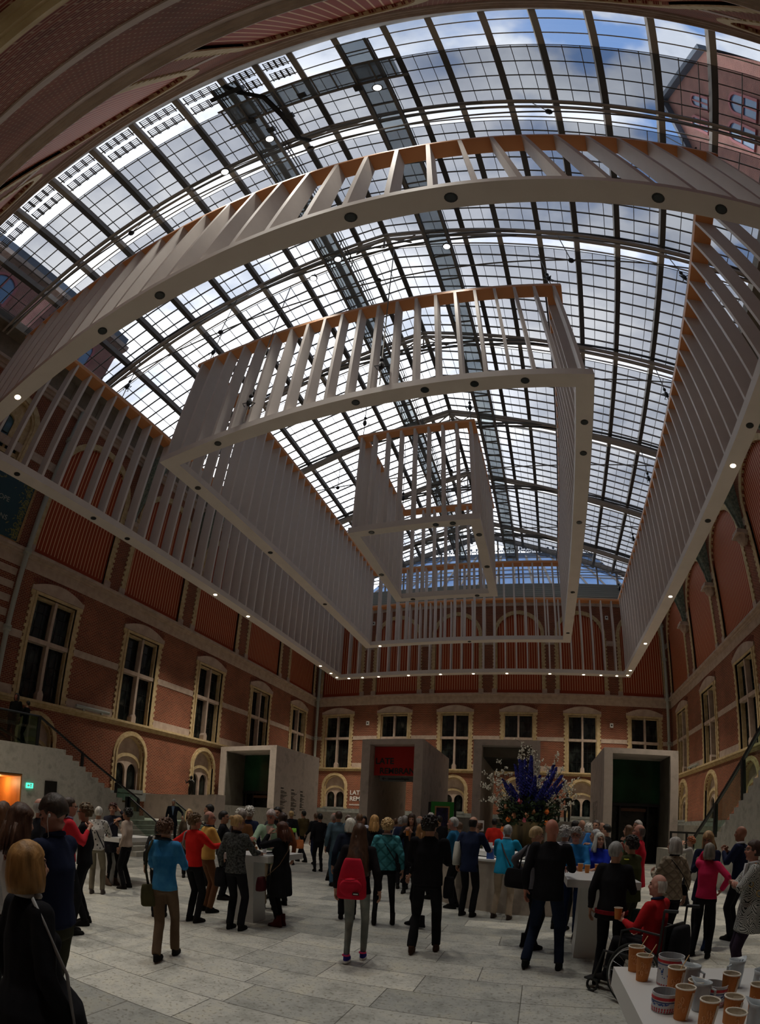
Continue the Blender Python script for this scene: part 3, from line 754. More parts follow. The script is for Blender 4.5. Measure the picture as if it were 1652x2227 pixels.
def speaker(x, z, label):
    t = thing('wall_speaker', label, 'speaker', (x, YD-.12, z), 0, 'white wall speakers'); s = MB(); s.box(-.13, .13, 0, .12, -.17, .17); s.build('case', M['white_lit'], t)
    s = MB(); s.lathe([(.07, 0), (.07, .02)], 12); o = s.build('grille', M['black'], t, (0, -.015, 0)); o.rotation_euler = (PI/2, 0, 0)
speaker(-14.25, 9.9, 'small white wall speaker between the first two windows from the far left corner'); speaker(6.05, 9.9, 'small white wall speaker beside the last upper window before the far right corner')
speaker(-14.2, 19.2, 'small white wall speaker between the first two red arches of the far wall'); speaker(6.1, 19.2, 'small white wall speaker high up beside the last red arch of the far wall')
def ledge_light(x, y0, y1, sg, label):
    t = thing('ledge_light', label, 'strip light', (x, (y0+y1)/2, 6.12)); s = MB(); h = (y1-y0)/2
    s.tube([(0, -h, .06), (0, h, .06)], .08, 10); s.build('tube_housing', M['pipe'], t)
    s = MB(); s.box(-.05, .05, -h*.6, -h*.5, -.1, .06); s.box(-.05, .05, h*.5, h*.6, -.1, .06); s.build('bracket', M['pipe'], t)
ledge_light(XL+.2, 13.3, 15.4, 1, 'grey tubular light lying on the stone ledge of the left wall'); ledge_light(XR-.2, 31.6, 33.7, -1, 'grey tubular light lying on the stone ledge of the right wall')

# banner near the left pipe
def text_mesh(body, size, depth=.004, align='LEFT', font_scale=(1, 1), bold=0.0, spacing=1.0):
    cu = bpy.data.curves.new('lettering', 'FONT'); cu.body = body; cu.size = size; cu.extrude = depth; cu.align_x = align; cu.resolution_u = 3; cu.offset = bold; cu.space_character = spacing; cu.space_line = 1.0
    o = bpy.data.objects.new('tmp', cu); COL.objects.link(o); bpy.context.view_layer.update()
    me = bpy.data.meshes.new_from_object(o.evaluated_get(bpy.context.evaluated_depsgraph_get())); bpy.data.objects.remove(o); bpy.data.curves.remove(cu); return me
def lettering(name, body, size, m, parent, loc, rot, bold=0.0, align='LEFT'):
    me = text_mesh(body, size, .006, align, bold=bold); me.materials.clear(); me.materials.append(m)
    o = bpy.data.objects.new(name, me); COL.objects.link(o); o.parent = parent; o.location = loc; o.rotation_euler = rot; return o
M['gold'] = noisy('dull_gold', (.30,.17,.06), (.42,.25,.10), 9, .5)
M['banner'] = mat('deep_teal_banner', (.006,.045,.06), .5)
M['leaf_print'] = noisy('olive_leaf_print', (.10,.14,.05), (.30,.24,.07), 14, .6)
M['pale_text'] = mat('pale_lettering', (.32,.34,.30), .6)
t = thing('wall_banner', 'dark teal banner with gold border and leafy edge on the left wall', 'banner', (XL+.14, 6.4, 13.6))
s = MB(); s.box(-.03, 0, -1.6, 1.78, -1.15, 2.2); s.build('cloth', M['banner'], t)
s = MB()
for a, b, c, d in ((-1.72, -1.6, -1.27, 2.32), (1.78, 1.9, -1.27, 2.32), (-1.72, 1.9, -1.27, -1.15), (-1.72, 1.9, 2.2, 2.32)): s.box(-.04, .03, a, b, c, d)
s.build('gold_border', M['gold'], t)
s = MB(); rnd = random.Random(3)
for i in range(420):
    e = rnd.random(); u = rnd.random()
    y, z = (1.72-abs(rnd.gauss(0, .22)), -1.1+3.2*u) if e < .6 else (-1.5+3.2*u, 2.1-abs(rnd.gauss(0, .3)))
    y = max(-1.5, y); z = max(-1.08, z); r = rnd.uniform(.03, .07); a = rnd.random()*PI
    s.add([(.004+.001*(i % 5), y+r*1.6*math.cos(a), z+r*1.6*math.sin(a)), (.004+.001*(i % 5), y-r*.5*math.sin(a), z+r*.5*math.cos(a)), (.004+.001*(i % 5), y-r*1.6*math.cos(a), z-r*1.6*math.sin(a)), (.004+.001*(i % 5), y+r*.5*math.sin(a), z-r*.5*math.cos(a))], [(0,1,2,3)])
s.build('leaf_pattern', M['leaf_print'], t)
lettering('lettering', 'OPE', .34, M['pale_text'], t, (.012, .12, .42), (PI/2, 0, PI/2)); lettering('lettering', 'ANS', .34, M['pale_text'], t, (.012, .3, -.42), (PI/2, 0, PI/2))

# ---------------- portals ----------------
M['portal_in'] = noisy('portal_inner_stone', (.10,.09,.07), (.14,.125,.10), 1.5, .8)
M['green_glass'] = noisy('dark_green_glass', (.006,.030,.013), (.022,.085,.042), .5, .12)
M['dark_txt'] = mat('dark_lettering', (.02,.02,.02), .6)
M['red_cloth'] = mat('red_banner_cloth', (.42,.012,.006), .7)
M['grey_strip'] = mat('grey_sign_strip', (.10,.11,.10), .6)
def portal(x0, x1, y0, y1, label, closed=False, wall=.44, zt=5.72):
    t = thing('stone_portal', label, 'portal', ((x0+x1)/2, y0, 0), 0, 'box-shaped stone portals'); hw = (x1-x0)/2; d = y1-y0
    s = MB(); s.prism([(-hw, 0), (hw, 0), (hw, zt), (-hw, zt)], [], 0, d) if False else None
    s = MB()
    s.box(-hw, -hw+wall, 0, d, 0, zt); s.box(hw-wall, hw, 0, d, 0, zt); s.box(-hw+wall, hw-wall, 0, d, zt-.27, zt); s.build('stone_shell', M['portal'], t)
    if closed:
        s = MB(); s.box(-hw+wall, hw-wall, 2.1, 2.16, 3.1, zt-.27); s.build('glass_panel', M['green_glass'], t)
        s = MB(); s.box(-hw+wall, hw-wall, 2.0, 2.3, 2.98, 3.12)
        for x in (-hw+wall, -hw/2+.2, hw/2-.2, hw-wall-.1): s.box(x, x+.1, 2.1, 2.3, 0, 3.0)
        s.build('door_frame', M['black'], t)
        s = MB(); s.box(-hw+wall, hw-wall, 2.5, 2.55, 0, 3.0); s.build('glazed_door', M['door_dark'], t)
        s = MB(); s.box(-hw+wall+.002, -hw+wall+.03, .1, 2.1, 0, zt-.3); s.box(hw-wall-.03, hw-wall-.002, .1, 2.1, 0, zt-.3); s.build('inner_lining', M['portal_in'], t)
        s = MB(); s.box(-.7, .7, 2.02, 2.04, 2.7, 2.86); s.build('sign_strip', M['dim_orange'], t)
    return t
M['door_dark'] = noisy('dark_glazed_door', (.008,.01,.009), (.02,.02,.018), 2, .2); M['dim_orange'] = mat('dim_orange_strip', (.10,.04,.02), .6)
p1 = portal(-18.58, -14.49, 24.2, 30.0, 'closed grey stone portal with printed lists on its side, next to the left wall', True)
p4 = portal(3.40, 7.32, 24.2, 30.2, 'closed grey stone portal with dark green glass, nearest the right wall', True)
p2 = portal(-8.70, -5.52, 22.9, 30.0, 'open grey stone portal with a red hanging banner inside')
p3 = portal(-3.04, .16, 22.95, 30.0, 'open grey stone portal behind the flower arrangement', wall=.40)
s = MB()
for i in range(13): s.box(-1.2, 1.2, .6+i*.5, .72+i*.5, 4.95, 5.43)
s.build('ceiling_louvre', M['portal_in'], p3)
# printed lists on the first portal's side
for k, (yo, n, z0) in enumerate(((.74, 25, 3.30), (2.05, 24, 3.27), (3.25, 18, 3.24))):
    s = MB(); rnd = random.Random(k+5); z = z0
    s.box(0, .006, 0, .34, z-.06, z+.01); z -= .17
    for i in range(n):
        if i in (3, 9, 15): z -= .05; continue
        s.box(0, .006, 0, rnd.uniform(.25, .85 if i % 3 else .5), z-.034, z); z -= .062
    o = s.build('printed_list', M['dark_txt'], p1, (2.048, yo, 0))
s = MB(); rnd = random.Random(2)
for k in range(3):
    z = 3.2
    for i in range(26): s.box(-.006, 0, 2.4+k*.75, 2.4+k*.75+rnd.uniform(.2, .55), z-.03, z); z -= .075
s.build('printed_list', M['dark_txt'], p4, (-1.963, 0, 0))
# red banner
t = thing('hanging_banner', 'red hanging banner with dark lettering inside the second portal', 'banner', (-7.1, 23.6, 5.44))
s = MB(); s.box(-1.14, 1.12, 0, .03, -1.5, 0); s.build('red_cloth', M['red_cloth'], t)
s = MB(); s.box(-.8, 1.12, -.01, .03, -1.80, -1.52); s.build('grey_strip', M['grey_strip'], t)
lettering('lettering', 'LATE', .44, M['dark_txt'], t, (-1.08, -.008, -.90), (PI/2, 0, 0), .012); lettering('lettering', 'REMBRAN', .42, M['dark_txt'], t, (-.84, -.008, -1.40), (PI/2, 0, 0), .012)
s = MB(); s.add([(-.70, -.018, -1.66), (-.58, -.018, -1.58), (-.58, -.018, -1.74)], [(0,1,2)]); s.box(-.60, -.45, -.018, -.014, -1.675, -1.645); s.build('arrow', M['dark_txt'], t)
lettering('lettering', 'tentoonstellingen', .16, M['dark_txt'], t, (-.38, -.018, -1.71), (PI/2, 0, 0), .004)
t = thing('wall_lettering', 'white lettering on the brick of the far wall left of the red banner portal', 'lettering', (-15.6, YD-.02, 3.0))
lettering('lettering', 'LATE', .52, M['white_lit'], t, (0, 0, .72), (PI/2, 0, 0), .01); lettering('lettering', 'REMBRANDT', .52, M['white_lit'], t, (0, 0, .2), (PI/2, 0, 0), .01); lettering('lettering', 'tentoonstelling', .22, M['white_lit'], t, (-.02, 0, -.2), (PI/2, 0, 0), .004)
s = MB(); s.add([(-.35, 0, -.13), (-.22, 0, -.04), (-.22, 0, -.22)], [(0,1,2)]); s.build('arrow', M['white_lit'], t)

# ---------------- terraces and stairs ----------------
def solid(name, boxes, m, kind=True):
    s = MB()
    for b in boxes: s.box(*b)
    o = s.build(name, m)
    if kind: o['kind'] = 'structure'
    return o
solid('floor_terrace', [(XL, XR, 30.6, YD, 0, 2.05), (XL, -14.7, 18.6, 24.2, 0, 2.05), (XL, -18.6, 24.2, 30.6, 0, 2.05), (7.35, XR, 23.2, 30.6, 0, 2.05)], M['stair'])
solid('wall_parapet', [(XL, -14.55, 18.55, 18.75, 0, 2.46), (-14.85, -14.35, 18.5, 19.3, 0, 2.5)], M['portal'])
# left staircase: side wall, landing, flight and balustrade
t = thing('staircase', 'grey stone staircase with glass balustrade rising along the left wall', 'staircase', (-15, 9.87, 0))
s = MB(); prof = [(-11.9, 0), (4.59, 0), (4.59, 1.2)]
z = 1.2; y = 4.59
for i in range(14):
    z = 1.2+.17*(i+1); prof += [(y, z)]; y = 4.59-.328*(i+1); prof += [(y, z)]
prof += [(-11.9, z)]
ypr = [(p[0], p[1]) for p in prof]
# polygon in (y,z); extrude along -x
q = MB(); q.prism(ypr, [rect(-2.45, -1.45, .01, 2.60)], 0, 4.3)
vs = [(-b, a, c) for a, b, c in q.v]; s.add(vs, q.f); s.build('stone_flight', M['stair'], t)
s = MB(); s.box(-1.7, -1.66, -2.5, -1.4, 0, 2.62); s.build('wooden_lining', M['wood'] if 'wood' in M else M['gold'], t)
s = MB()
for x in (-.12, -4.1):
    s.tube([(x, -11.5, 4.58), (x, -.9, 4.58)], .035, 6)
    s.beam((x, -.9, 4.58), (x, 4.3, 2.05), .07, .06)
    for yy, zb, zt in ((-.9, 3.55, 4.6), (-3.3, 3.55, 4.6), (-6, 3.55, 4.6), (1.2, 2.7, 3.55), (3.0, 1.9, 2.62), (4.3, 1.3, 2.05)): s.box(x-.03, x+.03, yy-.06, yy+.06, zb, zt)
s.beam((-.6, -3.1, 4.35), (-.6, -1.0, 3.62), .06, .06); s.box(-.63, -.57, -3.16, -3.04, 3.5, 4.36)
s.build('handrail', M['black'], t)
q = MB(); q.prism([(-11.5, 3.6), (-.95, 3.6), (-.95, 4.55), (-11.5, 4.55)], [], 0, .02); q.prism([(3.0, 1.95), (4.3, 1.3), (4.3, 2.0), (3.0, 2.62)], [], 0, .02)
s = MB(); s.add([(-b-.11, a, c) for a, b, c in q.v], q.f); s.build('glass_panel', M['rail_glass'], t)
# lit doorway in the side wall
M['wood'] = noisy('warm_wood_lining', (.42,.16,.035), (.52,.21,.05), 3, .5, stretch=(1, 1, .2))
d = struct('door_1', None, (-15, 7.92, 0))
s = MB(); s.box(-1.9, -1.85, -.5, .5, 0, 2.58); s.box(-1.85, -.02, .45, .49, 0, 2.58); s.box(-1.85, -.02, -.5, -.46, 0, 2.58); s.box(-1.85, -.02, -.46, .45, 2.52, 2.58); s.build('timber_lining', M['wood'], d)
s = MB(); s.box(-1.84, -1.8, -.3, .35, 0, 2.2); s.build('door_leaf', M['wood'], d)
l = bpy.data.lights.new('doorway_lamp', 'POINT'); l.energy = 15; l.color = (1, .66, .3); l.shadow_soft_size = .1; lo = bpy.data.objects.new('doorway_lamp', l); COL.objects.link(lo); lo.location = (-16, 7.9, 2.35)
M['exit_green'] = glow('exit_sign_green', (.05, .55, .35), 1.2)
t = thing('exit_sign', 'small green lit exit sign right of the orange doorway', 'sign', (-14.99, 8.72, 2.24))
s = MB(); s.box(0, .04, -.14, .14, -.085, .085); s.build('lit_face', M['exit_green'], t)
s = MB(); s.box(.041, .045, .03, .06, -.06, .02); s.box(.041, .045, .02, .07, .02, .06); s.add([(.044, -.11, 0), (.044, -.05, .05), (.044, -.05, -.05)], [(0,1,2)]); s.box(.041, .045, -.05, 0, -.015, .015); s.build('pictogram', M['white_lit'], t)
t = thing('poster', 'dark narrow poster with a pale figure on the staircase wall', 'poster', (-14.98, 9.62, 1.95))
s = MB(); s.box(0, .03, -.26, .26, -.5, .5); s.build('poster_board', M['door_dark'], t)
s = MB(); s.add([(.034, -.18, -.28), (.034, .22, -.3), (.034, .2, -.02), (.034, .02, .06), (.034, -.15, -.05)], [(0,1,2,3,4)]); s.build('pale_figure', M['pale_text'], t)
# steps from the floor up to the left landing
t = thing('staircase', 'low flight of wide stone steps between the tall staircase and the left portal', 'staircase', (-12.6, 11.8, 0))
s = MB()
for i in range(7): s.box(-.3*i-.3, -.3*i, 0, 6.7, 0, .171*(i+1))
s.box(-2.4, -2.1, 0, 6.7, 0, 1.2); s.box(-6.7, -2.4, 0, 6.7, 0, 1.2)
s.build('stone_steps', M['stair'], t)
s = MB()
for yy in (1.35, 4.0):
    s.box(-2.2, -1.9, yy-.02, yy+.02, 1.2, 2.1) if yy < 2 else None
    s.beam((-2.0, yy, 2.1), (.1, yy, .95), .05, .05); s.box(.03, .15, yy-.02, yy+.02, 0, .95); s.box(-2.05, -1.95, yy-.02, yy+.02, 1.2, 2.1)
s.build('handrail', M['black'], t)
s = MB()
for yy in (1.35, 4.0):
    s.add([(-1.95, yy, 1.25), (.05, yy, .1), (.05, yy, .92), (-1.95, yy, 2.05)], [(0,1,2,3)])
s.build('glass_panel', M['rail_glass'], t)
# right staircase
t = thing('staircase', 'grey stone staircase with dark handrail rising along the right wall', 'staircase', (6, 12.4, 0))
prof = [(-13, 0), (5.9, 0)]; z = 0; y = 5.9
n = 20
steps = []
for i in range(n):
    z = .1755*(i+1); yy = 5.9-.342*i; steps += [(yy, z), (yy-.342, z)]
prof += steps + [(-13, z)]
q = MB(); q.prism(prof, [], 0, 4.9); s = MB(); s.add([(b, a, c) for a, b, c in q.v], q.f); s.build('stone_flight', M['stair'], t)
s = MB(); s.beam((.15, 6.0, 1.35), (.15, -1.4, 5.05), .08, .10); s.tube([(.15, -1.4, 5.05), (.15, -12, 5.05)], .04, 6)
for yy in (5.8, 3.4, 1.1, -1.3): s.box(.09, .21, yy-.07, yy+.07, max(.1, 3.51-.513*(yy+.94)-.1) if yy > -.9 else 3.4, 1.35+(6.0-yy)*.5)
s.build('handrail', M['black'], t)
s = MB(); s.add([(.15, 5.9, .35), (.15, -1.3, 4.0), (.15, -1.3, 4.95), (.15, 5.9, 1.3)], [(0,1,2,3)]); s.build('glass_panel', M['rail_glass'], t)
solid('floor_landing', [(6.0, XR, 18.6, 23.2, 0, .95)], M['stair'])
t = thing('balustrade', 'dark steel balustrade in front of the right terrace', 'balustrade', (7.9, 21.0, .95))
s = MB(); s.box(-1.9, 1.6, -.04, .04, .70, .78)
for x in (-1.85, -1.1, -.2, .6, 1.5): s.box(x-.05, x+.05, -.03, .03, 0, .72)
s.build('steel_frame', M['black'], t)

# ---------------- round counter and flowers ----------------
M['planter'] = noisy('bronze_gold_planter', (.05,.035,.015), (.16,.11,.04), 5, .4, stretch=(1, 1, .2), metal=.5)
M['counter'] = travertine('counter_stone', (.40,.34,.28), (.50,.43,.36), 1.6)
CX, CY = -.05, 11.25
t = thing('round_counter', 'round beige stone counter under the flower arrangement', 'counter', (CX, CY, 0))
def annulus(mb, r0, r1, z0, z1, n=48, c=(0, 0)):
    vs = []; fs = []
    for r in (r0, r1):
        for z in (z0, z1): vs += [(c[0]+r*math.cos(2*PI*i/n), c[1]+r*math.sin(2*PI*i/n), z) for i in range(n)]
    for i in range(n):
        j = (i+1) % n
        fs += [(i, j, n+j, n+i), (2*n+j, 2*n+i, 3*n+i, 3*n+j), (n+i, n+j, 3*n+j, 3*n+i), (i, 2*n+i, 2*n+j, j)]
    mb.add(vs, fs)
s = MB(); annulus(s, 1.95, 2.22, 0, .96); s.build('curved_front', M['counter'], t)
s = MB(); annulus(s, 1.7, 2.24, .96, 1.0); s.build('rim', M['white_lit'], t)
s = MB(); annulus(s, .9, 1.7, 1.02, 1.12); s.build('worktop', M['white_lit'], t)
s = MB(); s.lathe([(.9, 0), (.9, .88)], 32); s.build('dark_core', M['black'], t)
t = thing('planter', 'dark bronze planter standing in the middle of the round counter', 'planter', (-.17, 11.1, .88))
s = MB(); s.lathe([(.30, 0), (.36, .25), (.40, .28), (.44, .86), (.46, .88), (.42, .9), (.40, .8)], 28); s.build('vessel', M['planter'], t, smooth=True)
M['leafgreen'] = noisy('dark_leaves', (.008,.02,.006), (.03,.055,.015), 9, .7)
M['bluefl'] = noisy('blue_delphinium', (.008,.010,.13), (.028,.034,.30), 12, .7)
M['whitefl'] = noisy('white_blossom', (.55,.52,.42), (.8,.78,.66), 9, .7)
M['orangefl'] = mat('orange_tulip', (.75,.17,.02), .6); M['pinkfl'] = mat('pink_tulip', (.62,.12,.16), .6); M['peachfl'] = mat('peach_rose', (.55,.25,.12), .6)
M['twig'] = mat('brown_twig', (.07,.045,.025), .8)
FX, FY, FZ = -.17, 11.1, 1.72
rnd = random.Random(11)
def flower(name, label, cat, group): return thing(name, label, cat, (FX, FY, FZ), 0, group)
def foliage():
    t = flower('foliage_bunch', 'dense dark green leaves filling the top of the planter', 'foliage', None); t['kind'] = 'stuff'
    s = MB()
    for i in range(1100):
        a = rnd.random()*2*PI; r = rnd.random()**.5*.62; h = rnd.random()*.75*(1-.35*r/.6)
        p = Vector((r*math.cos(a), r*math.sin(a), h-.06)); d = Vector((math.cos(a)+rnd.gauss(0, .4), math.sin(a)+rnd.gauss(0, .4), rnd.uniform(-.3, 1.2))).normalized()
        q_ = d.cross(Vector((rnd.gauss(0,1), rnd.gauss(0,1), rnd.gauss(0,1)))).normalized(); L_ = rnd.uniform(.08, .19); w = L_*.24
        s.add([p, p+d*L_*.5+q_*w, p+d*L_, p+d*L_*.5-q_*w], [(0,1,2,3)])
    s.build('leaves', M['leafgreen'], t)
foliage()
def delphinium(az, lean, h, m_, label):
    t = flower('delphinium', label, 'flower', 'blue delphiniums in the planter'); d = Vector((lean*math.cos(az), lean*math.sin(az), 1)).normalized()
    s = MB(); s.tube([Vector((0,0,0)), d*h], .012, 5); s.build('stem', M['leafgreen'], t)
    s = MB(); n = int(150*(h-.35))
    for i in range(n):
        u = .35+(h-.35)*i/n; r = .085*(1-((u-.35)/(h-.35))**1.6)+.012; a = i*2.4
        e = Vector((math.cos(a), math.sin(a), .1)); c = d*u+e*r; sz = rnd.uniform(.018, .032)
        p = e.cross(d).normalized()
        s.add([c-p*sz-d*sz, c+p*sz-d*sz*.6+e*sz*.5, c+p*sz*.7+d*sz, c-p*sz+d*sz*.8+e*sz*.4], [(0,1,2,3)])
        if i % 3 == 0: s.ball(c, sz*.7, 5, 3)
    s.build('blossoms', m_, t)
DP = [(-1.0, .05, 1.52), (2.2, .12, 1.5), (3.3, .16, 1.46), (2.9, .26, 1.38), (4.0, .2, 1.42), (1.0, .05, 1.55), (0.1, .42, 1.5), (-.2, .50, 1.42), (.3, .48, 1.3), (-.4, .74, 1.35), (0.05, .84, 1.32), (-.8, .62, 1.1), (3.2, .62, 1.15), (3.5, .52, .98), (.5, .26, 1.15), (5.2, .3, 1.1)]
for i, (a, l_, h) in enumerate(DP):
    wh = ['tall in the middle of the bunch', 'leaning to the right', 'leaning to the left'][0 if l_ < .3 else (1 if math.cos(a) > 0 else 2)]
    delphinium(a, l_, h, M['bluefl'], 'tall blue delphinium %s' % wh)
    o = [x for x in COL.objects if x.name.startswith('delphinium')][-1]; o['group'] = 'blue delphiniums ' + wh
def branch(az, lean, h, label):
    t = flower('blossom_branch', label, 'branch', None); d = Vector((lean*math.cos(az), lean*math.sin(az)*.7, 1)).normalized()
    side = d.cross(Vector((0, 1, 0))).normalized(); pts = [d*(h*i/6)+side*.06*math.sin(i*1.3+az)+Vector((0,0,-.02*i*i*lean*.3)) for i in range(7)]
    s = MB(); s.tube(pts, .012, 5, .004)
    f = MB()
    for k in range(12):
        u = rnd.uniform(.35, 1.0); i = min(5, int(u*6)); p = pts[i]+(pts[i+1]-pts[i])*(u*6-i)
        e = p+Vector((rnd.gauss(0, .14), rnd.gauss(0, .14), rnd.uniform(-.02, .2))); s.tube([p, e], .005, 4)
        for j in range(10):
            c = p+(e-p)*rnd.random()+Vector((rnd.gauss(0, .025), rnd.gauss(0, .025), rnd.gauss(0, .025))); f.ball(c, rnd.uniform(.012, .025), 5, 3)
    s.build('twigs', M['twig'], t); f.build('blossoms', M['whitefl'], t)
BR = [(3.1, 1.05, 1.45, 'reaching far left'), (3.3, .82, 1.45, 'left, below the highest'), (2.9, .66, 1.6, 'left, arching'), (3.0, .50, 1.72, 'upper left'), (3.4, 1.3, 1.2, 'lowest on the left'), (1.6, .1, 1.8, 'highest in the middle'), (2.4, .2, 1.75, 'middle left'), (.6, .15, 1.72, 'middle right'), (.1, .42, 1.75, 'upper right'), (0, .58, 1.68, 'right, beside the upper one'), (-.2, .82, 1.55, 'right, arching'), (.1, 1.02, 1.5, 'reaching far right'), (0, 1.4, 1.3, 'lowest on the right'), (-.3, .3, 1.1, 'short in front')]
for az, l_, h, w in BR: branch(az, l_, h, 'white blossoming branch in the flower arrangement, ' + w)
def tulip(x, z, y, m_, label):
    t = flower('tulip', label, 'flower', None); c = Vector((x, y, z)); s = MB(); s.tube([Vector((0, -.1, 0)), c*.6, c], .006, 4); s.build('stem', M['leafgreen'], t)
    s = MB()
    for k in range(6):
        a = k*PI/3; e = Vector((math.cos(a), math.sin(a), 0)); b = Vector((-math.sin(a), math.cos(a), 0))
        s.add([c, c+e*.055+b*.036+Vector((0,0,.045)), c+e*.036+Vector((0,0,.125)), c+e*.055-b*.036+Vector((0,0,.045))], [(0,1,2,3)])
    s.ball(c+Vector((0,0,.045)), (.052, .052, .055), 8, 5); s.build('petals', m_, t)
for x, z, y, mm, lb in ((-.42, .02, -.42, 'orangefl', 'orange tulip low on the left'), (-.53, -.20, -.45, 'orangefl', 'orange tulip hanging lowest on the left'), (.42, -.03, -.42, 'orangefl', 'orange tulip low on the right'), (-.48, .30, -.38, 'peachfl', 'peach rose on the left side'), (-.02, .12, -.5, 'peachfl', 'peach rose in front'), (.12, .2, -.45, 'peachfl', 'pale peach rose right of the middle'), (.42, .22, -.35, 'orangefl', 'orange tulip on the right side'), (-.06, .02, -.52, 'pinkfl', 'pink tulip low in front'), (-.18, .42, -.4, 'pinkfl', 'pink tulip in the upper middle'), (-.3, .1, -.45, 'peachfl', 'dusky rose left of the middle')):
    tulip(x, z, y, M[mm], lb + ' of the flower arrangement')
# green framed picture stand
M['green_board'] = mat('bright_green_board', (.02,.24,.03), .6); M['dark_picture'] = noisy('dark_blue_picture', (.005,.006,.02), (.03,.03,.10), 3, .4)
t = thing('poster_stand', 'bright green poster with a gold-framed dark picture on a black stand', 'poster', (-4.26, 22.0, 0))
s = MB(); s.box(-.55, .52, 0, .05, .95, 2.62); s.build('green_board', M['green_board'], t)
s = MB(); s.prism(rect(-.36, .34, 1.1, 2.42), [rect(-.29, .27, 1.17, 2.35)], -.03, 0); s.build('gold_frame', M['gold'], t)
s = MB(); s.box(-.29, .27, -.015, 0, 1.17, 2.35); s.build('dark_picture', M['dark_picture'], t)
s = MB(); s.box(-.68, -.56, 0, .3, 0, 2.6); s.box(.53, .60, .05, .3, 0, 2.55); s.build('black_stand', M['black'], t)
t = thing('notice_board', 'small white notice with a photograph on a post behind the counter', 'notice', (-1.75, 15, 0))
s = MB(); s.box(-.17, .17, 0, .02, 1.45, 1.78); s.build('notice_sheet', M['white_lit'], t); s = MB(); s.box(-.14, .14, -.01, 0, 1.53, 1.70); s.build('photograph', M['dim_orange'], t); s = MB(); s.box(-.03, .03, .02, .06, 0, 1.45); s.build('post', M['black'], t)
# bronze figures on the far terrace
M['bronze'] = noisy('dark_bronze', (.012,.012,.010), (.03,.03,.025), 6, .4, metal=.6)
def statue(x, y, z, h, label, seed):
    t = thing('bronze_statue', label, 'statue', (x, y, z)); r = random.Random(seed); s = MB()
    k = h/1.8
    for sx in (-1, 1): s.tube([(sx*.12*k, 0, 0), (sx*.14*k, .05*k, .5*k), (sx*.09*k, 0, .95*k)], [.07*k, .09*k, .12*k], 8)
    s.tube([(0, 0, .9*k), (.03*k, 0, 1.2*k), (0, 0, 1.5*k), (0, 0, 1.62*k)], [.17*k, .15*k, .2*k, .07*k], 10); s.ball((0, 0, 1.72*k), (.1*k, .12*k, .14*k), 8, 6)
    for sx in (-1, 1): a = r.uniform(-.2, .9); s.tube([(sx*.2*k, 0, 1.48*k), (sx*.36*k, -.1*k, (1.2+.2*a)*k), (sx*.25*k, -.3*k, (1.1+.6*a)*k)], [.06*k, .05*k, .035*k], 7)
    s.build('figure', M['bronze'], t)
    s = MB(); s.box(-.3*k, .3*k, -.3*k, .3*k, -.06, 0); s.build('plinth', M['grey_stone'], t)
statue(1.5, 33.6, 2.11, 1.75, 'dark bronze statue on the far terrace, left one of the pair behind the flowers', 1)
statue(2.2, 33.6, 2.11, 1.9, 'dark bronze statue on the far terrace, right one of the pair behind the flowers', 4)
statue(-4.15, 34.5, 2.11, 1.5, 'dark bronze statue on the far terrace beside the open portal', 8)
statue(-16.9, 19.6, 2.11, 1.35, 'dark bronze statue on the terrace above the left steps', 6)
M['bench_wood'] = noisy('pale_bench_wood', (.30,.24,.15), (.38,.31,.20), 3, .6)

# ---------------- neighbouring buildings seen through the roof ----------------
M['brick_far'] = brick_mat('outer_red_brick', (.34,.13,.10), (.28,.10,.08), (.45,.33,.27), .3, .11, .014)
M['blue_glass'] = mat('sky_blue_window', (.10,.22,.38), .15, 0, .8); M['pink_frame'] = mat('dull_red_window_frame', (.38,.10,.10), .6); M['slate'] = mat('blue_grey_slate', (.09,.12,.16), .5)
M['sky_painted_roof'] = noisy('glazed_roof_painted_reflection', (.30,.55,1.0), (.45,.68,1.0), .5, .3)  # reflected blue sky put into the base colour of the glazing
def tower(name, label, loc, rot, w, h, d, wins, gable=True, rise=.55):
    t = thing(name, label, 'building', loc, rot)
    s = MB(); s.box(-w/2, w/2, 0, d, 0, h)
    if gable: s.prism([(-w/2, h), (w/2, h), (0, h+w*rise)], [], 0, d)
    s.build('brick_walls', M['brick_far'], t)
    if gable:
        s = MB(); s.beam((-w/2-.3, -.2, h-.1), (0, -.2, h+w*rise+.2), .6, .45); s.beam((0, -.2, h+w*rise+.2), (w/2+.3, -.2, h-.1), .6, .45)
        s.add([(-w/2-.4, -.3, h), (0, -.3, h+w*rise+.4), (0, d, h+w*rise+.4), (-w/2-.4, d, h)], [(0,1,2,3)]); s.add([(w/2+.4, -.3, h), (0, -.3, h+w*rise+.4), (0, d, h+w*rise+.4), (w/2+.4, d, h)], [(0,1,2,3)])
        s.build('slate_roof', M['slate'], t)
    else:
        s = MB(); s.box(-w/2-.5, w/2+.5, -.5, d, h, h+.5); s.build('cornice', M['stone'], t); s = MB(); s.box(-w/2-.2, w/2+.2, -.2, d, h+.5, h+1.7); s.build('slate_roof', M['slate'], t)
    for (x, z, ww, hh) in wins:
        s = MB(); s.prism(archpoly(x, ww/2+.25, z, z+hh-ww/2, 10), [archpoly(x, ww/2, z+.01, z+hh-ww/2, 10)], -.15, .1, back=False); s.box(x-.08, x+.08, -.12, 0, z, z+hh); s.box(x-ww/2, x+ww/2, -.12, 0, z+hh*.5-.06, z+hh*.5+.06)
        f = s.build('window_frame', M['pink_frame'], t)
        s = MB(); s.prism(archpoly(x, ww/2, z, z+hh-ww/2, 10), [], -.05, -.02); s.build('window_glass', M['blue_glass'], f)
    return t
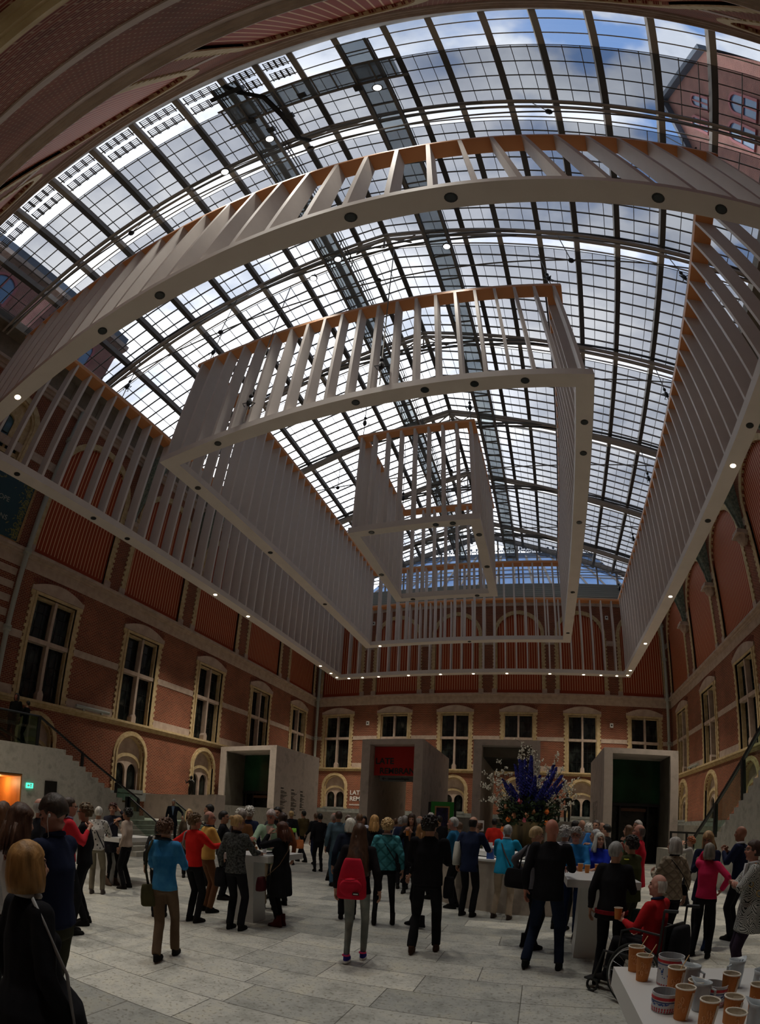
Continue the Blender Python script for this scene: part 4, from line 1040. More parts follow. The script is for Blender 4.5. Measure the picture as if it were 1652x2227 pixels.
# cresting and glazed roof beyond the gable, reflected sky painted in blue
t = thing('glazed_roof', 'glazed roof coloured blue for reflected sky, with spiky cresting beyond the far gable', 'roof', (-4.1, 44, 22.3))
s = MB(); s.add([(-17, 0, 0), (17, 0, 0), (11, 4, 8.8), (-9.5, 4, 8.8)], [(0,1,2,3)]); s.build('glazing', M['sky_painted_roof'], t)
s = MB()
for i in range(15): x = -16+i*2.28; s.beam((x, -.05, 0), (.75+x*.6, 3.95, 8.8), .22, .14)
for k in range(1, 7): u = k/7; s.beam((-17+7.5*u, 4*u-.05, 8.8*u), (17-6*u, 4*u-.05, 8.8*u), .1, .1)
s.build('glazing_frames', M['steel'], t)
s = MB(); s.beam((-9.7, 4, 8.85), (11.2, 4, 8.85), .3, .5)
for i in range(34):
    x = -9.3+i*.61; s.tube([(x, 4, 9.0), (x, 4, 9.8)], .05, 4); s.ball((x, 4, 9.8), (.15, .05, .17), 5, 4); s.ball((x+.19, 4, 9.5), (.11, .05, .11), 5, 4); s.ball((x-.19, 4, 9.5), (.11, .05, .11), 5, 4)
s.build('iron_cresting', M['slate'], t)
for sg, lab in ((-1, 'left'), (1, 'right')):
    t = thing('ridge_cresting', 'dark iron cresting on the slate roof beyond the %s eaves' % lab, 'roof', ((XL-1.2) if sg < 0 else (XR+1.2), 24, 0))
    s = MB(); s.box(-.6, .6, -14, 14, -.1, 22.4); s.build('outer_wall', M['brick_far'], t)
    s = MB(); s.box(-.5, .5, -14, 14, 22.4, 22.9)
    s.build('slate_ridge', M['slate'], t)
    s = MB()
    for i in range(44): y = -13.5+i*.63; s.tube([(0, y, 22.9), (0, y, 23.55)], .05, 4); s.ball((0, y, 23.55), (.05, .13, .14), 5, 4); s.ball((0, y+.17, 23.3), (.05, .09, .09), 5, 4); s.ball((0, y-.17, 23.3), (.05, .09, .09), 5, 4)
    s.build('iron_cresting', M['slate'], t)
tower('brick_tower', 'red brick tower with tall arched windows seen through the left side of the roof', (-28.34, 3.65, -.1), PI/2, 19.3, 38.2, 8, [(6.6, 31, 1.7, 5.4), (-2.75, 31, 2.2, 5.6)], False)
tower('brick_tower', 'red brick gabled tower with arched windows seen through the right side of the roof', (18.14, 4.5, -.1), -PI/2, 12.6, 48, 8, [(1.1, 47.6, .95, 3.1), (-1.1, 47.6, .95, 3.1), (2.2, 40, 1.5, 3.9), (-.3, 40, 1.5, 3.9)], True, .70)
# ---------------- people ----------------
MC = {}
def skinmat(c):
    if c not in MC: MC[c] = noisy('skin', c, tuple(v*.88 for v in c), 9, .55, spec=.3)
    return MC[c]
def cloth(c):
    if isinstance(c, str): return M[c]
    if c not in MC: MC[c] = noisy('fabric', c, tuple(min(1, v*1.25+.002) for v in c), 5, .9, bump=.35, spec=.1)
    return MC[c]
def hairmat(c):
    k = ('h',)+c
    if k not in MC: MC[k] = noisy('hair', tuple(v*.6 for v in c), tuple(min(1, v*1.25) for v in c), 26, .55, bump=.5, stretch=(1, 1, .22), spec=.35)
    return MC[k]
def pattern(name, kind, c1, c2, scale):
    m = mat(name, c1, .85, 0, .1); N, L, b = nodes(m); v = coord(m)
    if kind == 'floral':
        n = N.new('ShaderNodeTexVoronoi'); n.inputs['Scale'].default_value = scale; L.new(v, n.inputs['Vector']); L.new(ramp(m, n.outputs['Distance'], [(.22, c2), (.34, c1)]), b.inputs['Base Color'])
    elif kind == 'quilt':
        bp = N.new('ShaderNodeBump'); bp.inputs['Strength'].default_value = .8; bp.inputs['Distance'].default_value = .02; outs = []
        for d in ('X', 'Z'):
            w = N.new('ShaderNodeTexWave'); w.bands_direction = 'DIAGONAL' if d == 'X' else 'DIAGONAL'; w.inputs['Scale'].default_value = scale
            mp = N.new('ShaderNodeMapping'); mp.inputs['Scale'].default_value = (1 if d == 'X' else -1, 0, 1); L.new(v, mp.inputs[0]); L.new(mp.outputs[0], w.inputs['Vector']); outs.append(w.outputs['Fac'])
        mn = N.new('ShaderNodeMath'); mn.operation = 'MINIMUM'; L.new(outs[0], mn.inputs[0]); L.new(outs[1], mn.inputs[1]); L.new(mn.outputs[0], bp.inputs['Height']); L.new(bp.outputs[0], b.inputs['Normal'])
        L.new(ramp(m, mn.outputs[0], [(.02, c2), (.16, c1)]), b.inputs['Base Color'])
    else:
        w = N.new('ShaderNodeTexWave'); w.bands_direction = 'Z' if kind == 'stripes' else 'X'; w.inputs['Scale'].default_value = scale; L.new(v, w.inputs['Vector'])
        if kind == 'zigzag':
            w.bands_direction = 'DIAGONAL'; w.inputs['Distortion'].default_value = 1.5; w.inputs['Detail'].default_value = 1
            mp = N.new('ShaderNodeTexVoronoi'); mp.inputs['Scale'].default_value = scale*.6; mp.distance = 'MANHATTAN'; L.new(v, mp.inputs['Vector'])
            mm = N.new('ShaderNodeMath'); mm.operation = 'MULTIPLY'; mm.inputs[1].default_value = 30; L.new(mp.outputs['Distance'], mm.inputs[0]); sn = N.new('ShaderNodeMath'); sn.operation = 'SINE'; L.new(mm.outputs[0], sn.inputs[0])
            L.new(ramp(m, sn.outputs[0], [(.45, c1), (.55, c2)]), b.inputs['Base Color']); return m
        r = ramp(m, w.outputs['Fac'], [(.45, c1), (.55, c2)])
        if kind == 'plaid':
            w2 = N.new('ShaderNodeTexWave'); w2.bands_direction = 'Z'; w2.inputs['Scale'].default_value = scale; L.new(v, w2.inputs['Vector']); x = N.new('ShaderNodeMix'); x.data_type = 'RGBA'; x.inputs[0].default_value = .5
            L.new(r, x.inputs[6]); L.new(ramp(m, w2.outputs['Fac'], [(.45, c1), (.55, c2)]), x.inputs[7]); r = x.outputs[2]
        L.new(r, b.inputs['Base Color'])
    return m
M['floral'] = pattern('black_white_floral', 'floral', (.50,.48,.45), (.02,.02,.02), 17)
M['floral_dark'] = pattern('dark_floral', 'floral', (.03,.03,.03), (.5,.48,.45), 12)
M['quilt'] = pattern('teal_quilted_nylon', 'quilt', (.065,.27,.31), (.03,.14,.16), 3.4)
M['quilt_beige'] = pattern('beige_quilted_vest', 'quilt', (.36,.30,.22), (.22,.18,.13), 5)
M['zigzag'] = pattern('black_white_zigzag_knit', 'zigzag', (.45,.45,.42), (.015,.02,.02), 14)
M['stripes'] = pattern('navy_white_stripes', 'stripes', (.5,.5,.5), (.02,.02,.04), 14)
M['stripes_grey'] = pattern('grey_white_stripes', 'stripes', (.55,.56,.58), (.12,.14,.2), 12)
M['plaid'] = pattern('dark_plaid', 'plaid', (.02,.025,.05), (.20,.22,.28), 9)
M['tweed'] = noisy('grey_tweed', (.02,.022,.022), (.11,.115,.11), 38, .9, bump=.4, spec=.1)
M['denim'] = noisy('blue_denim', (.02,.13,.30), (.05,.22,.42), 7, .85, bump=.4, spec=.1)
M['washed'] = noisy('washed_grey_jeans', (.13,.15,.14), (.24,.25,.22), 5, .85, bump=.4, spec=.1)
M['eye'] = mat('dark_eye', (.02,.015,.012), .3); M['lip'] = mat('lip', (.36,.10,.08), .5)
NCO = [0]
PENDING = {}
def fused(mb, mats, vox, name, smooth=3, fold=0.0, seed=0, post=None):
    """closed pieces, to be grown together into one continuous surface by finish_fused()"""
    me = bpy.data.meshes.new(name); me.from_pydata(mb.v, [], mb.f); me.update()
    bm = bmesh.new(); bm.from_mesh(me); bmesh.ops.recalc_face_normals(bm, faces=bm.faces); bm.to_mesh(me); bm.free()
    PENDING[me.name] = (mats, vox, smooth, fold, seed, post); return me
def finish_fused():
    todo = [o for o in COL.objects if o.type == 'MESH' and o.data.name in PENDING]
    for o in todo:
        mats, vox, smooth, fold, seed, post = PENDING[o.data.name]
        r_ = o.modifiers.new('grow', 'REMESH'); r_.mode = 'VOXEL'; r_.voxel_size = vox; r_.use_smooth_shade = True
        m_ = o.modifiers.new('soften', 'SMOOTH'); m_.factor = .5; m_.iterations = smooth
    bpy.context.view_layer.update(); dg = bpy.context.evaluated_depsgraph_get()
    res = [(o, bpy.data.meshes.new_from_object(o.evaluated_get(dg))) for o in todo]
    for o, r in res:
        mats, vox, smooth, fold, seed, post = PENDING[o.data.name]
        old = o.data; o.modifiers.clear(); o.data = r; r.name = old.name+'_surface'; bpy.data.meshes.remove(old)
        r.materials.clear()
        for m in mats: r.materials.append(m)
        if fold:
            off = Vector((seed*3.1, seed*1.7, 0))
            for v in r.vertices:
                p = v.co; q = Vector((p.x*9, p.y*9, p.z*3.5))+off
                v.co = p + v.normal*(noise.noise(q)+.5*noise.noise(q*2.3))*fold
            r.update()
        if post: post(r)
        r.polygons.foreach_set('use_smooth', [True]*len(r.polygons))
def ik(S, T, l1, l2, hint):
    S, T = Vector(S), Vector(T); d = T-S; L_ = min(d.length, (l1+l2)*.995); d.normalize(); T = S+d*L_
    a = (l1*l1-l2*l2+L_*L_)/(2*L_); h = math.sqrt(max(0, l1*l1-a*a)); hint = Vector(hint); hint = (hint-d*hint.dot(d)).normalized()
    return S+d*a+hint*h, T
ARMS = {  # wrist relative to chest centre (x outward), elbow hint
 'down': ((.27, .03, -.50), (.3, -1, 0)), 'back': ((.23, -.14, -.44), (.4, -1, 0)), 'front': ((.13, .34, -.20), (.5, -.3, -1)), 'table': ((.17, .40, -.24), (.6, -.4, -1)),
 'cup': ((.07, .27, -.06), (.6, -.2, -1)), 'mouth': ((.04, .22, .12), (.7, .1, -1)), 'hip': ((.235, -.02, -.36), (1, -.6, 0)), 'fold': ((-.05, .22, -.17), (1, .2, -.6)), 'pocket': ((.22, .09, -.42), (.6, -1, 0)),
 'phone': ((.03, .30, -.12), (.5, -.2, -1)), 'ear': ((.10, .12, .18), (.6, .5, -.9)), 'reach': ((.20, .46, -.16), (.4, -.2, -1)), 'swing': ((.25, .22, -.42), (.2, -1, 0)), 'lap': ((.12, .30, -.38), (.6, -.4, -.2)), 'rail': ((.38, .10, -.32), (.5, -1, -.2))}
def loft(mb, rings, n=16):
    vs = []; fs = []
    for (cx, cy, cz, rx, ry) in rings: vs += [(cx+rx*math.cos(2*PI*j/n), cy+ry*math.sin(2*PI*j/n), cz) for j in range(n)]
    for i in range(len(rings)-1):
        for j in range(n): fs.append((i*n+j, i*n+(j+1) % n, (i+1)*n+(j+1) % n, (i+1)*n+j))
    fs += [tuple(range(n))[::-1], tuple((len(rings)-1)*n+j for j in range(n))]
    mb.add(vs, fs)
def hand(mb, fb, W, d, side, palm_n, k, curl=.6):
    """palm, four bent fingers of unequal length and a thumb from the side of the palm"""
    d = d.normalized(); n = (palm_n-d*palm_n.dot(d)).normalized(); s = d.cross(n)*side
    b = len(mb.v); mb.ball((0, 0, 0), (.040, .016, .052), 10, 6)
    for i in range(b, len(mb.v)):
        p = Vector(mb.v[i]); mb.v[i] = tuple(W+(d*(p.z+.045)+s*p.x+n*p.y)*k)
    for i, (o, ln) in enumerate(((.028, .070), (.0095, .080), (-.0095, .075), (-.028, .058))):
        p = W+(d*.080+s*o)*k; pts = [p-d*.015*k, p]; a = 0
        for q, f in enumerate((.45, .32, .25)):
            a += curl*(.75 if q == 0 else .8); dd = d*math.cos(a)+n*math.sin(a)+s*(o*.8); pts.append(pts[-1]+dd.normalized()*ln*f*1.1*k)
        fb.tube(pts, [.0095*k, .0095*k, .009*k, .0085*k, .006*k], 7)
    p = W+(d*.022+s*.032)*k; t1 = (d*.55+s*.7+n*.35).normalized(); t2 = (d*.8+s*.15+n*.6).normalized()
    fb.tube([p-s*.012*k, p+t1*.032*k, p+t1*.032*k+t2*.028*k, p+t1*.032*k+t2*.048*k], [.013*k, .0115*k, .010*k, .008*k], 7)
def person(label, x, y, H, rel, top=(.02,.02,.02), hem=.50, legs=(.015,.015,.017), lower='trousers', hair='short', hc=(.08,.05,.03), skin=(.45,.24,.16), arms=('down', 'down'),
           lean=0, turn=0, nod=0, stride=0, spread=.10, q=1, z0=0.0, fem=False, shoe=(.012,.011,.010), coat=1.0, collar=None, shirt=None, glasses=False, sleeve=1.0, group=None, fat=1.0, beard=None, low_shoe=False):
    """rel: 0 faces straight away from the camera, 90 to image left, 180 to the camera"""
    k = H/1.72; rot = math.radians(rel)-math.atan2(x, y); NCO[0] += 1; seed = NCO[0]
    vox = {0: .027, 1: .019, 2: .0125, 3: .0098}[q]
    wsh = (.155 if fem else .178)*k*(.5+.5*fat); sit = lower == 'sit'
    pel = Vector((0, 0, (.93 if not sit else .58)*k)); ln = math.radians(lean); R = Matrix.Rotation(-ln, 3, 'X')
    def up(p): return pel + R @ Vector(p)
    neck = up((0, 0, .50*k)); chest = up((0, 0, .46*k))
    Hc = neck + Vector((0, (.01+.25*math.sin(ln*.6))*k if ln else .012*k, 0)) + Vector((0, 0, (H-.118*k-.012)-neck.z if (not ln and not sit) else .163*k))
    Rh = Matrix.Rotation(math.radians(turn), 3, 'Z') @ Matrix.Rotation(-math.radians(nod), 3, 'X')
    def hp(p): return Hc + Rh @ (Vector(p)*k)
    B = MB(); FB = MB()
    def hball(c, r, n=14, kk=10):
        b = len(B.v); B.ball(c, r, n, kk)
        for i in range(b, len(B.v)): B.v[i] = tuple(hp(B.v[i]))
    hball((0, -.010, .022), (.073, .092, .094), 18, 14); hball((0, .030, -.030), (.057, .060, .082)); hball((0, .038, -.076), (.046, .048, .040)); hball((0, .074, -.096), (.021, .020, .018))
    hball((0, .078, .026), (.046, .018, .012)); hball((0, .086, -.064), (.023, .014, .010), 10, 8)
    for sx in (-1, 1): hball((sx*.037, .062, -.026), (.022, .022, .022)); hball((sx*.074, -.004, -.008), (.010, .020, .032), 10, 8)
    B.tube([hp((0, .083, .022)), hp((0, .102, -.012)), hp((0, .112, -.030))], [.008*k, .012*k, .015*k], 8); hball((0, .098, -.036), (.019, .012, .009), 8, 6)
    B.tube([hp((0, -.012, -.05)), Hc+(neck-Hc)*.6, neck-Vector((0, 0, .05*k))], [.054*k, .053*k, .062*k], 12)
    # trunk
    B.tube([up((0, 0, -.06*k)), up((0, 0, .08*k)), up((0, 0, .25*k)), up((0, 0, .40*k)), up((0, 0, .49*k))], [.125*k, .108*k, .112*k, .118*k, .058*k], 14, flat=(1, .60))
    joints = {}
    for si, sx in enumerate((-1, 1)):
        nm = arms[si]; (tx, ty, tz), hint = ARMS[nm]
        S = chest + R @ Vector((sx*wsh, 0, 0)); T = chest + Vector((sx*tx*k, ty*k, tz*k)) if nm not in ('down', 'back', 'swing', 'pocket', 'hip', 'rail') else chest + Vector((sx*tx*k, ty*k+math.sin(ln)*-.2*k, tz*k))
        E, T = ik(S, T, .285*k, .255*k, (sx*hint[0], hint[1], hint[2])); joints[sx] = (S, E, T)
        B.tube([S+Vector((-sx*.06*k, 0, -.01*k)), S, S+(E-S)*.5, E], [.042*k, .042*k, .037*k, .032*k], 10); B.tube([E, E+(T-E)*.3, T, T+(T-E).normalized()*.02*k], [.038*k, .038*k, .024*k, .024*k], 10)
        d = (T-E).normalized(); pn = Vector((-sx, 0, 0)) if nm in ('down', 'swing', 'back', 'cup', 'mouth', 'front', 'phone') else (Vector((0, 0, -1)) if nm in ('table', 'rail', 'reach', 'lap', 'fold') else Vector((-sx, .2, 0)))
        hand(B, FB, T, d, sx, pn, k*1.0, .45 if nm in ('down', 'swing', 'back') else .75)
    # legs
    st = stride*k; feet = []
    for si, sx in enumerate((-1, 1)):
        if sit:
            Hp = pel+Vector((sx*.09*k, 0, 0)); K = Hp+Vector((sx*.02*k, .42*k, .02*k)); A = Vector((K.x, K.y+.06*k, .20*k))
        else:
            Hp = pel+Vector((sx*.09*k, 0, -.03*k)); A = Vector((sx*spread*k, (st if sx > 0 else -st), .085*k+(.018*k if (stride and (-st if sx < 0 else st) < 0) else 0)))
            K, A = ik(Hp, A, .43*k, .42*k, (sx*.05, 1, 0))
        feet.append((sx, Hp, K, A)); B.tube([Hp, Hp+(K-Hp)*.5, K, K+(A-K)*.35, A, A+Vector((0, .0, -.04*k))], [.056*k, .046*k, .034*k, .036*k, .028*k, .028*k], 12)
        B.ball((A.x, A.y+.05*k, A.z-.045*k), (.028*k, .08*k, .022*k), 10, 6)
    def face_marks(me):
        fm = FB.mesh('fingers', skinmat(skin)); bm = bmesh.new(); bm.from_mesh(me); bm.from_mesh(fm); bm.to_mesh(me); bm.free(); bpy.data.meshes.remove(fm)
        if q == 0: return
        Ri = Rh.inverted()
        for p in me.polygons:
            if (p.center-Hc).length > .16*k: continue
            c = Ri @ (p.center-Hc)/k
            if c.y > .06:
                if abs(abs(c.x)-.030) < .014 and abs(c.z-.003) < (.0065 if q > 1 else .009): p.material_index = 1
                elif abs(abs(c.x)-.032) < .02 and abs(c.z-.028) < .005 and q > 1: p.material_index = 1
                elif abs(c.x) < .022 and abs(c.z+.064) < .008: p.material_index = 2
    body = fused(B, [skinmat(skin), M['eye'], M['lip']], vox, 'person', 2, post=face_marks)
    root = tag(link('person', body, None, (x, y, z0), rot), label, 'person', group)
    cv = vox*1.55
    # top
    g = MB(); hz = hem*1.72*k; r_ = .17*k*fat; long_ = hem < .44
    hemp = pel + Vector((0, 0, hz-pel.z)) if not sit else pel+Vector((0, 0, -.06*k))
    sh = up((0, 0, .455*k)); fl = coat
    rings = []
    zs = [(0, hemp)] + [(.2+.2*i, None) for i in range(4)]
    waist = up((0, 0, .12*k)); ch = up((0, -.005*k, .33*k))
    hip_r = (.172 if fem else .165)*k*fat
    rings = [(hemp.x, hemp.y, hemp.z, hip_r*(1.03+.18*long_)*fl, hip_r*(.74+.18*long_)*fl)]
    if long_: rings.append((pel.x, pel.y, pel.z, hip_r*1.03*fl, hip_r*.75*fl))
    rings += [(waist.x, waist.y, waist.z, .150*k*fat*(.96 if fem else 1.04)*(.5+.5*fl), .108*k*fat*(.5+.5*fl)), (ch.x, ch.y, ch.z, .168*k*(.5+.5*fat)*(.96 if fem else 1.05), .120*k*(.6+.4*fat)), (sh.x, sh.y, sh.z-.01*k, wsh*1.02, .085*k), (neck.x, neck.y, neck.z+.012*k, .078*k, .070*k), (neck.x, neck.y, neck.z+.035*k, .066*k, .062*k)]
    loft(g, rings, 20)
    if fem:
        for sx in (-1, 1): c = up((sx*.07*k, .085*k, .30*k)); g.ball(c, (.062*k, .05*k, .06*k), 10, 8)
    for sx in (-1, 1):
        S, E, T = joints[sx]; g.ball(S, (.062*k, .062*k, .062*k), 10, 8)
        w_ = E+(T-E)*(.93 if sleeve == 1 else 0.02)
        g.tube([S+Vector((-sx*.05*k, 0, 0)), S, S+(E-S)*.5, E], [.065*k, .064*k, .058*k, .052*k], 12)
        if sleeve == 1: g.tube([E-(T-E)*.05, E+(T-E)*.4, w_], [.052*k, .048*k, .038*k], 12)
    link('jacket' if not long_ else 'coat', fused(g, [cloth(top)], cv, 'jacket', 3, .007 if q else .004, seed), root)
    if collar is not None:
        g = MB(); g.tube([neck+Vector((.066*k*math.cos(a*PI/6), .060*k*math.sin(a*PI/6), .03*k+.012*k*math.sin(a*PI/6)*-1)) for a in range(13)], .016*k, 8); g.build('scarf' if fem else 'collar', cloth(collar), root, smooth=True)
    if shirt is not None:
        g = MB(); n_ = 6
        for i in range(n_):
            u = i/n_; v = (i+1)/n_
            f = lambda t_: (chest + R @ Vector((0, (.098+.022*math.sin(t_*PI))*k*(.6+.4*fat)+.006, (.05-.36*t_)*k)), (.055*(1-t_)+.004)*k)
            (a, wa), (b, wb) = f(u), f(v); g.add([a-Vector((wa,0,0)), a+Vector((wa,0,0)), b+Vector((wb,0,0)), b-Vector((wb,0,0)), a+Vector((wa,-.03,0)), a-Vector((wa,.03,0)), b+Vector((wb,-.03,0)), b-Vector((wb,.03,0))], [(0,1,2,3), (5,4,1,0), (4,6,2,1), (7,5,0,3)])
        g.build('shirt_front', cloth(shirt), root)
    # lower body
    if lower in ('trousers', 'sit', 'leggings', 'jeans'):
        g = MB(); thin = .84 if lower == 'leggings' else 1.0
        loft(g, [(pel.x, pel.y, pel.z-.11*k, .142*k*fat, .102*k*fat), (pel.x, pel.y, pel.z-.02*k, .142*k*fat, .102*k*fat), (pel.x, pel.y, pel.z+.05*k, .125*k*fat, .085*k*fat)], 18)
        for sx, Hp, K, A in feet:
            g.ball(Hp, (.070*k, .084*k, .08*k), 10, 8)
            g.tube([Hp, Hp+(K-Hp)*.5, K, K+(A-K)*.5, A+Vector((0, 0, -.01*k))], [.080*k, .078*k*thin, .064*k*thin, .062*k*thin**2, (.058 if thin == 1 else .040)*k], 12)
        link('trousers', fused(g, [cloth(legs)], cv, 'trousers', 3, .008 if q else .004, seed+9), root)
    elif lower == 'skirt':
        g = MB(); loft(g, [(0, 0, .50*k, .20*k, .17*k), (0, 0, .75*k, .18*k, .14*k), (0, 0, 1.0*k, .14*k, .10*k)], 18); link('skirt', fused(g, [cloth(legs)], cv, 'skirt', 3, .007, seed), root)
        g = MB()
        for sx, Hp, K, A in feet: g.tube([Hp+(K-Hp)*.7, K, K+(A-K)*.35, A], [.062*k, .055*k, .055*k, .040*k], 10)
        g.build('tights', cloth((.01,.01,.01)), root, smooth=True)
    for sx, Hp, K, A in feet:
        g = MB(); zb = A.z-.085*k if not sit else A.z-.085*k
        loft(g, [(A.x, A.y+.055*k, zb+.004, .040*k, .128*k), (A.x, A.y+.055*k, zb+.02*k, .044*k, .134*k), (A.x, A.y+.05*k, zb+.045*k, .042*k, .122*k), (A.x, A.y+.015*k, zb+.075*k, .040*k, .078*k), (A.x, A.y-.012*k, zb+(.10 if (lower not in ('skirt', 'leggings') or low_shoe) else .20)*k, .040*k, .046*k)], 14)
        o = g.build('shoe', cloth(shoe), root, smooth=True)
    # hair
    if hair:
        build_hair(hair, hc, hp, k, root, q, seed)
    if beard is not None:
        g = MB(); b = 0
        for i in range(40):
            a = math.radians(-70+140*i/39); g.ball(hp((.052*math.sin(a), .022+.068*math.cos(a), -.085+.012*math.cos(a*2))), (.014*k, .014*k, .020*k), 6, 4)
        g.build('beard', hairmat(beard), root)
    if glasses:
        g = MB()
        for sx in (-1, 1):
            g.tube([hp((sx*.031+.019*math.cos(a*PI/5), .108, .004+.014*math.sin(a*PI/5))) for a in range(11)], .0022*k, 5); g.tube([hp((sx*.05, .106, .008)), hp((sx*.078, .0, .006))], .0022*k, 5)
        g.tube([hp((-.012, .110, .008)), hp((.012, .110, .008))], .0022*k, 5); g.build('glasses', M['black'], root)
    Mw = Matrix.Translation((x, y, z0)) @ Matrix.Rotation(rot, 4, 'Z')
    return dict(o=root, M=Mw, k=k, J=joints, neck=neck, chest=chest, pel=pel, hp=hp, rot=rot)
def build_hair(style, c, hp, k, root, q, seed):
    P = dict(short=(-.055, 68, 105), curly=(-.065, 62, 95), bob=(-.115, 50, 50), long=(-.50, 48, 60), shoulder=(-.20, 48, 52), bun=(-.06, 58, 80), ponytail=(-.06, 58, 80), ring=(-.07, 80, 100), buzz=(-.06, 66, 100))[style]
    zmin, open_, nape = P; cy, cz = -.012, .020; rx, ry, rz = .082, .102, .104
    if style == 'curly': rx, ry, rz = .094, .112, .116
    if style in ('bob', 'shoulder', 'long'): rx, ry, rz = .088, .106, .108
    if style in ('ring', 'buzz'): rx, ry, rz = .077, .097, .100
    amp = dict(curly=.016, bob=.009, long=.010, shoulder=.010).get(style, .005)
    rows = []; nr = 9
    for i in range(nr+1):
        t = (PI/2)*i/nr; rows.append((cz+rz*math.cos(t), math.sin(t)))
    nb = 8 if style in ('long', 'shoulder') else 4
    for i in range(1, nb+1):
        u = i/nb; z = cz+(zmin-cz)*u
        if style == 'long': s = 1.0+.62*min(1, u*1.5)
        elif style == 'shoulder': s = 1.0+.22*min(1, u*1.6)
        elif style == 'bob': s = 1.0+.13*math.sin(u*PI*.8)-.08*u
        else: s = math.sqrt(max(.35, 1-(u*.62)**2))
        rows.append((z, s))
    if style == 'ring': rows = [r for r in rows if r[0] < .062]
    na = 26 if q < 2 else 40; g = MB(); idx = {}; off = Vector((seed*2.3, 0, 0))
    for layer in (0, 1):
        sc = 1.0 if layer == 0 else .90
        for i, (z, s) in enumerate(rows):
            hairline = .068 if style not in ('fringe',) else .03
            op = 0
            if z < hairline: op = open_*min(1, (hairline-z)/.03)
            if z < -.0 and style in ('short', 'curly', 'bun', 'ponytail', 'ring', 'buzz'): op = nape*(min(1, max(0, -z/.02)))+open_*(1-min(1, max(0, -z/.02)))
            if style == 'ring': op = max(op, 92)
            for j in range(na+1):
                a = math.radians(90+op + (360-2*op)*j/na)
                dx, dy = math.cos(a), math.sin(a)
                back = 1.0+(.16*min(1, max(0, -z/.25)) if style == 'long' and dy < 0 else 0)
                e_ = min(1, min(j, na-j)/3) if op > 0 else 1
                if style == 'ring' and i < 2: e_ = min(e_, .3+.35*i)
                r = s*sc*(.955+.045*e_); p = Vector((dx*rx*r, cy+dy*ry*r*back, z*(1 if layer == 0 else .96)))
                st = Vector((p.x*26, p.y*26, p.z*(26 if style == 'curly' else 7)))+off
                nz = noise.noise(st)*amp + noise.noise(st*2.5)*amp*.5
                if style == 'long' and z < -.1: p.y -= (-.1-z)*.16; p.x *= 1.0
                p += Vector((dx, dy, .3)).normalized()*nz
                idx[(layer, i, j)] = len(g.v); g.v.append(tuple(hp(p)))
        for i in range(len(rows)-1):
            for j in range(na):
                g.f.append((idx[(layer,i,j)], idx[(layer,i,j+1)], idx[(layer,i+1,j+1)], idx[(layer,i+1,j)])); g.m.append(0)
    n = len(rows)-1
    for j in range(na): g.f.append((idx[(0,n,j)], idx[(0,n,j+1)], idx[(1,n,j+1)], idx[(1,n,j)])); g.m.append(0)
    for i in range(n):
        for j in (0, na): g.f.append((idx[(0,i,j)], idx[(0,i+1,j)], idx[(1,i+1,j)], idx[(1,i,j)])); g.m.append(0)
    def bump(c_, r_):
        b = len(g.v); g.ball(c_, r_, 10, 7)
        for i in range(b, len(g.v)): g.v[i] = tuple(hp(g.v[i]))
    if style == 'bun': bump((0, -.115, .05), (.038, .035, .038))
    if style == 'ponytail': bump((0, -.125, -.03), (.03, .03, .09))
    if style == 'long' or style == 'shoulder':
        r = random.Random(seed)
        for i in range(26 if q > 1 else 12):
            a = math.radians(r.uniform(150, 390)-0) if False else math.radians(r.uniform(195, 345)); L_ = abs(zmin)
            p0 = Vector((.086*math.cos(a), cy+.104*math.sin(a), -.02)); w = r.uniform(-.02, .02)
            pts = [p0, p0+Vector((w, -.006, -L_*.4)), p0+Vector((w*2+r.uniform(-.01,.01), -.02, -L_*.75)), p0+Vector((w*1.2+r.uniform(-.02,.02), -.02+r.uniform(-.01,.01), -L_*r.uniform(.85, 1.1)))]
            g.tube([hp(p) for p in pts], [.010*k, .013*k, .011*k, .003*k], 5)
    if style == 'curly':
        r = random.Random(seed)
        for i in range(110 if q else 50):
            a = r.uniform(0, 2*PI); zc = r.uniform(-.05, .13); s = math.sqrt(max(0, 1-((zc-cz)/rz)**2)) if abs(zc-cz) < rz else .2
            dx, dy = math.cos(a), math.sin(a)
            if dy > .25 and zc < .075: continue
            if dy > -.3 and zc < -.01: continue
            bump((dx*rx*s, cy+dy*ry*s, zc), (.017, .017, .015))
    g.build('hair', hairmat(c), root, smooth=True)
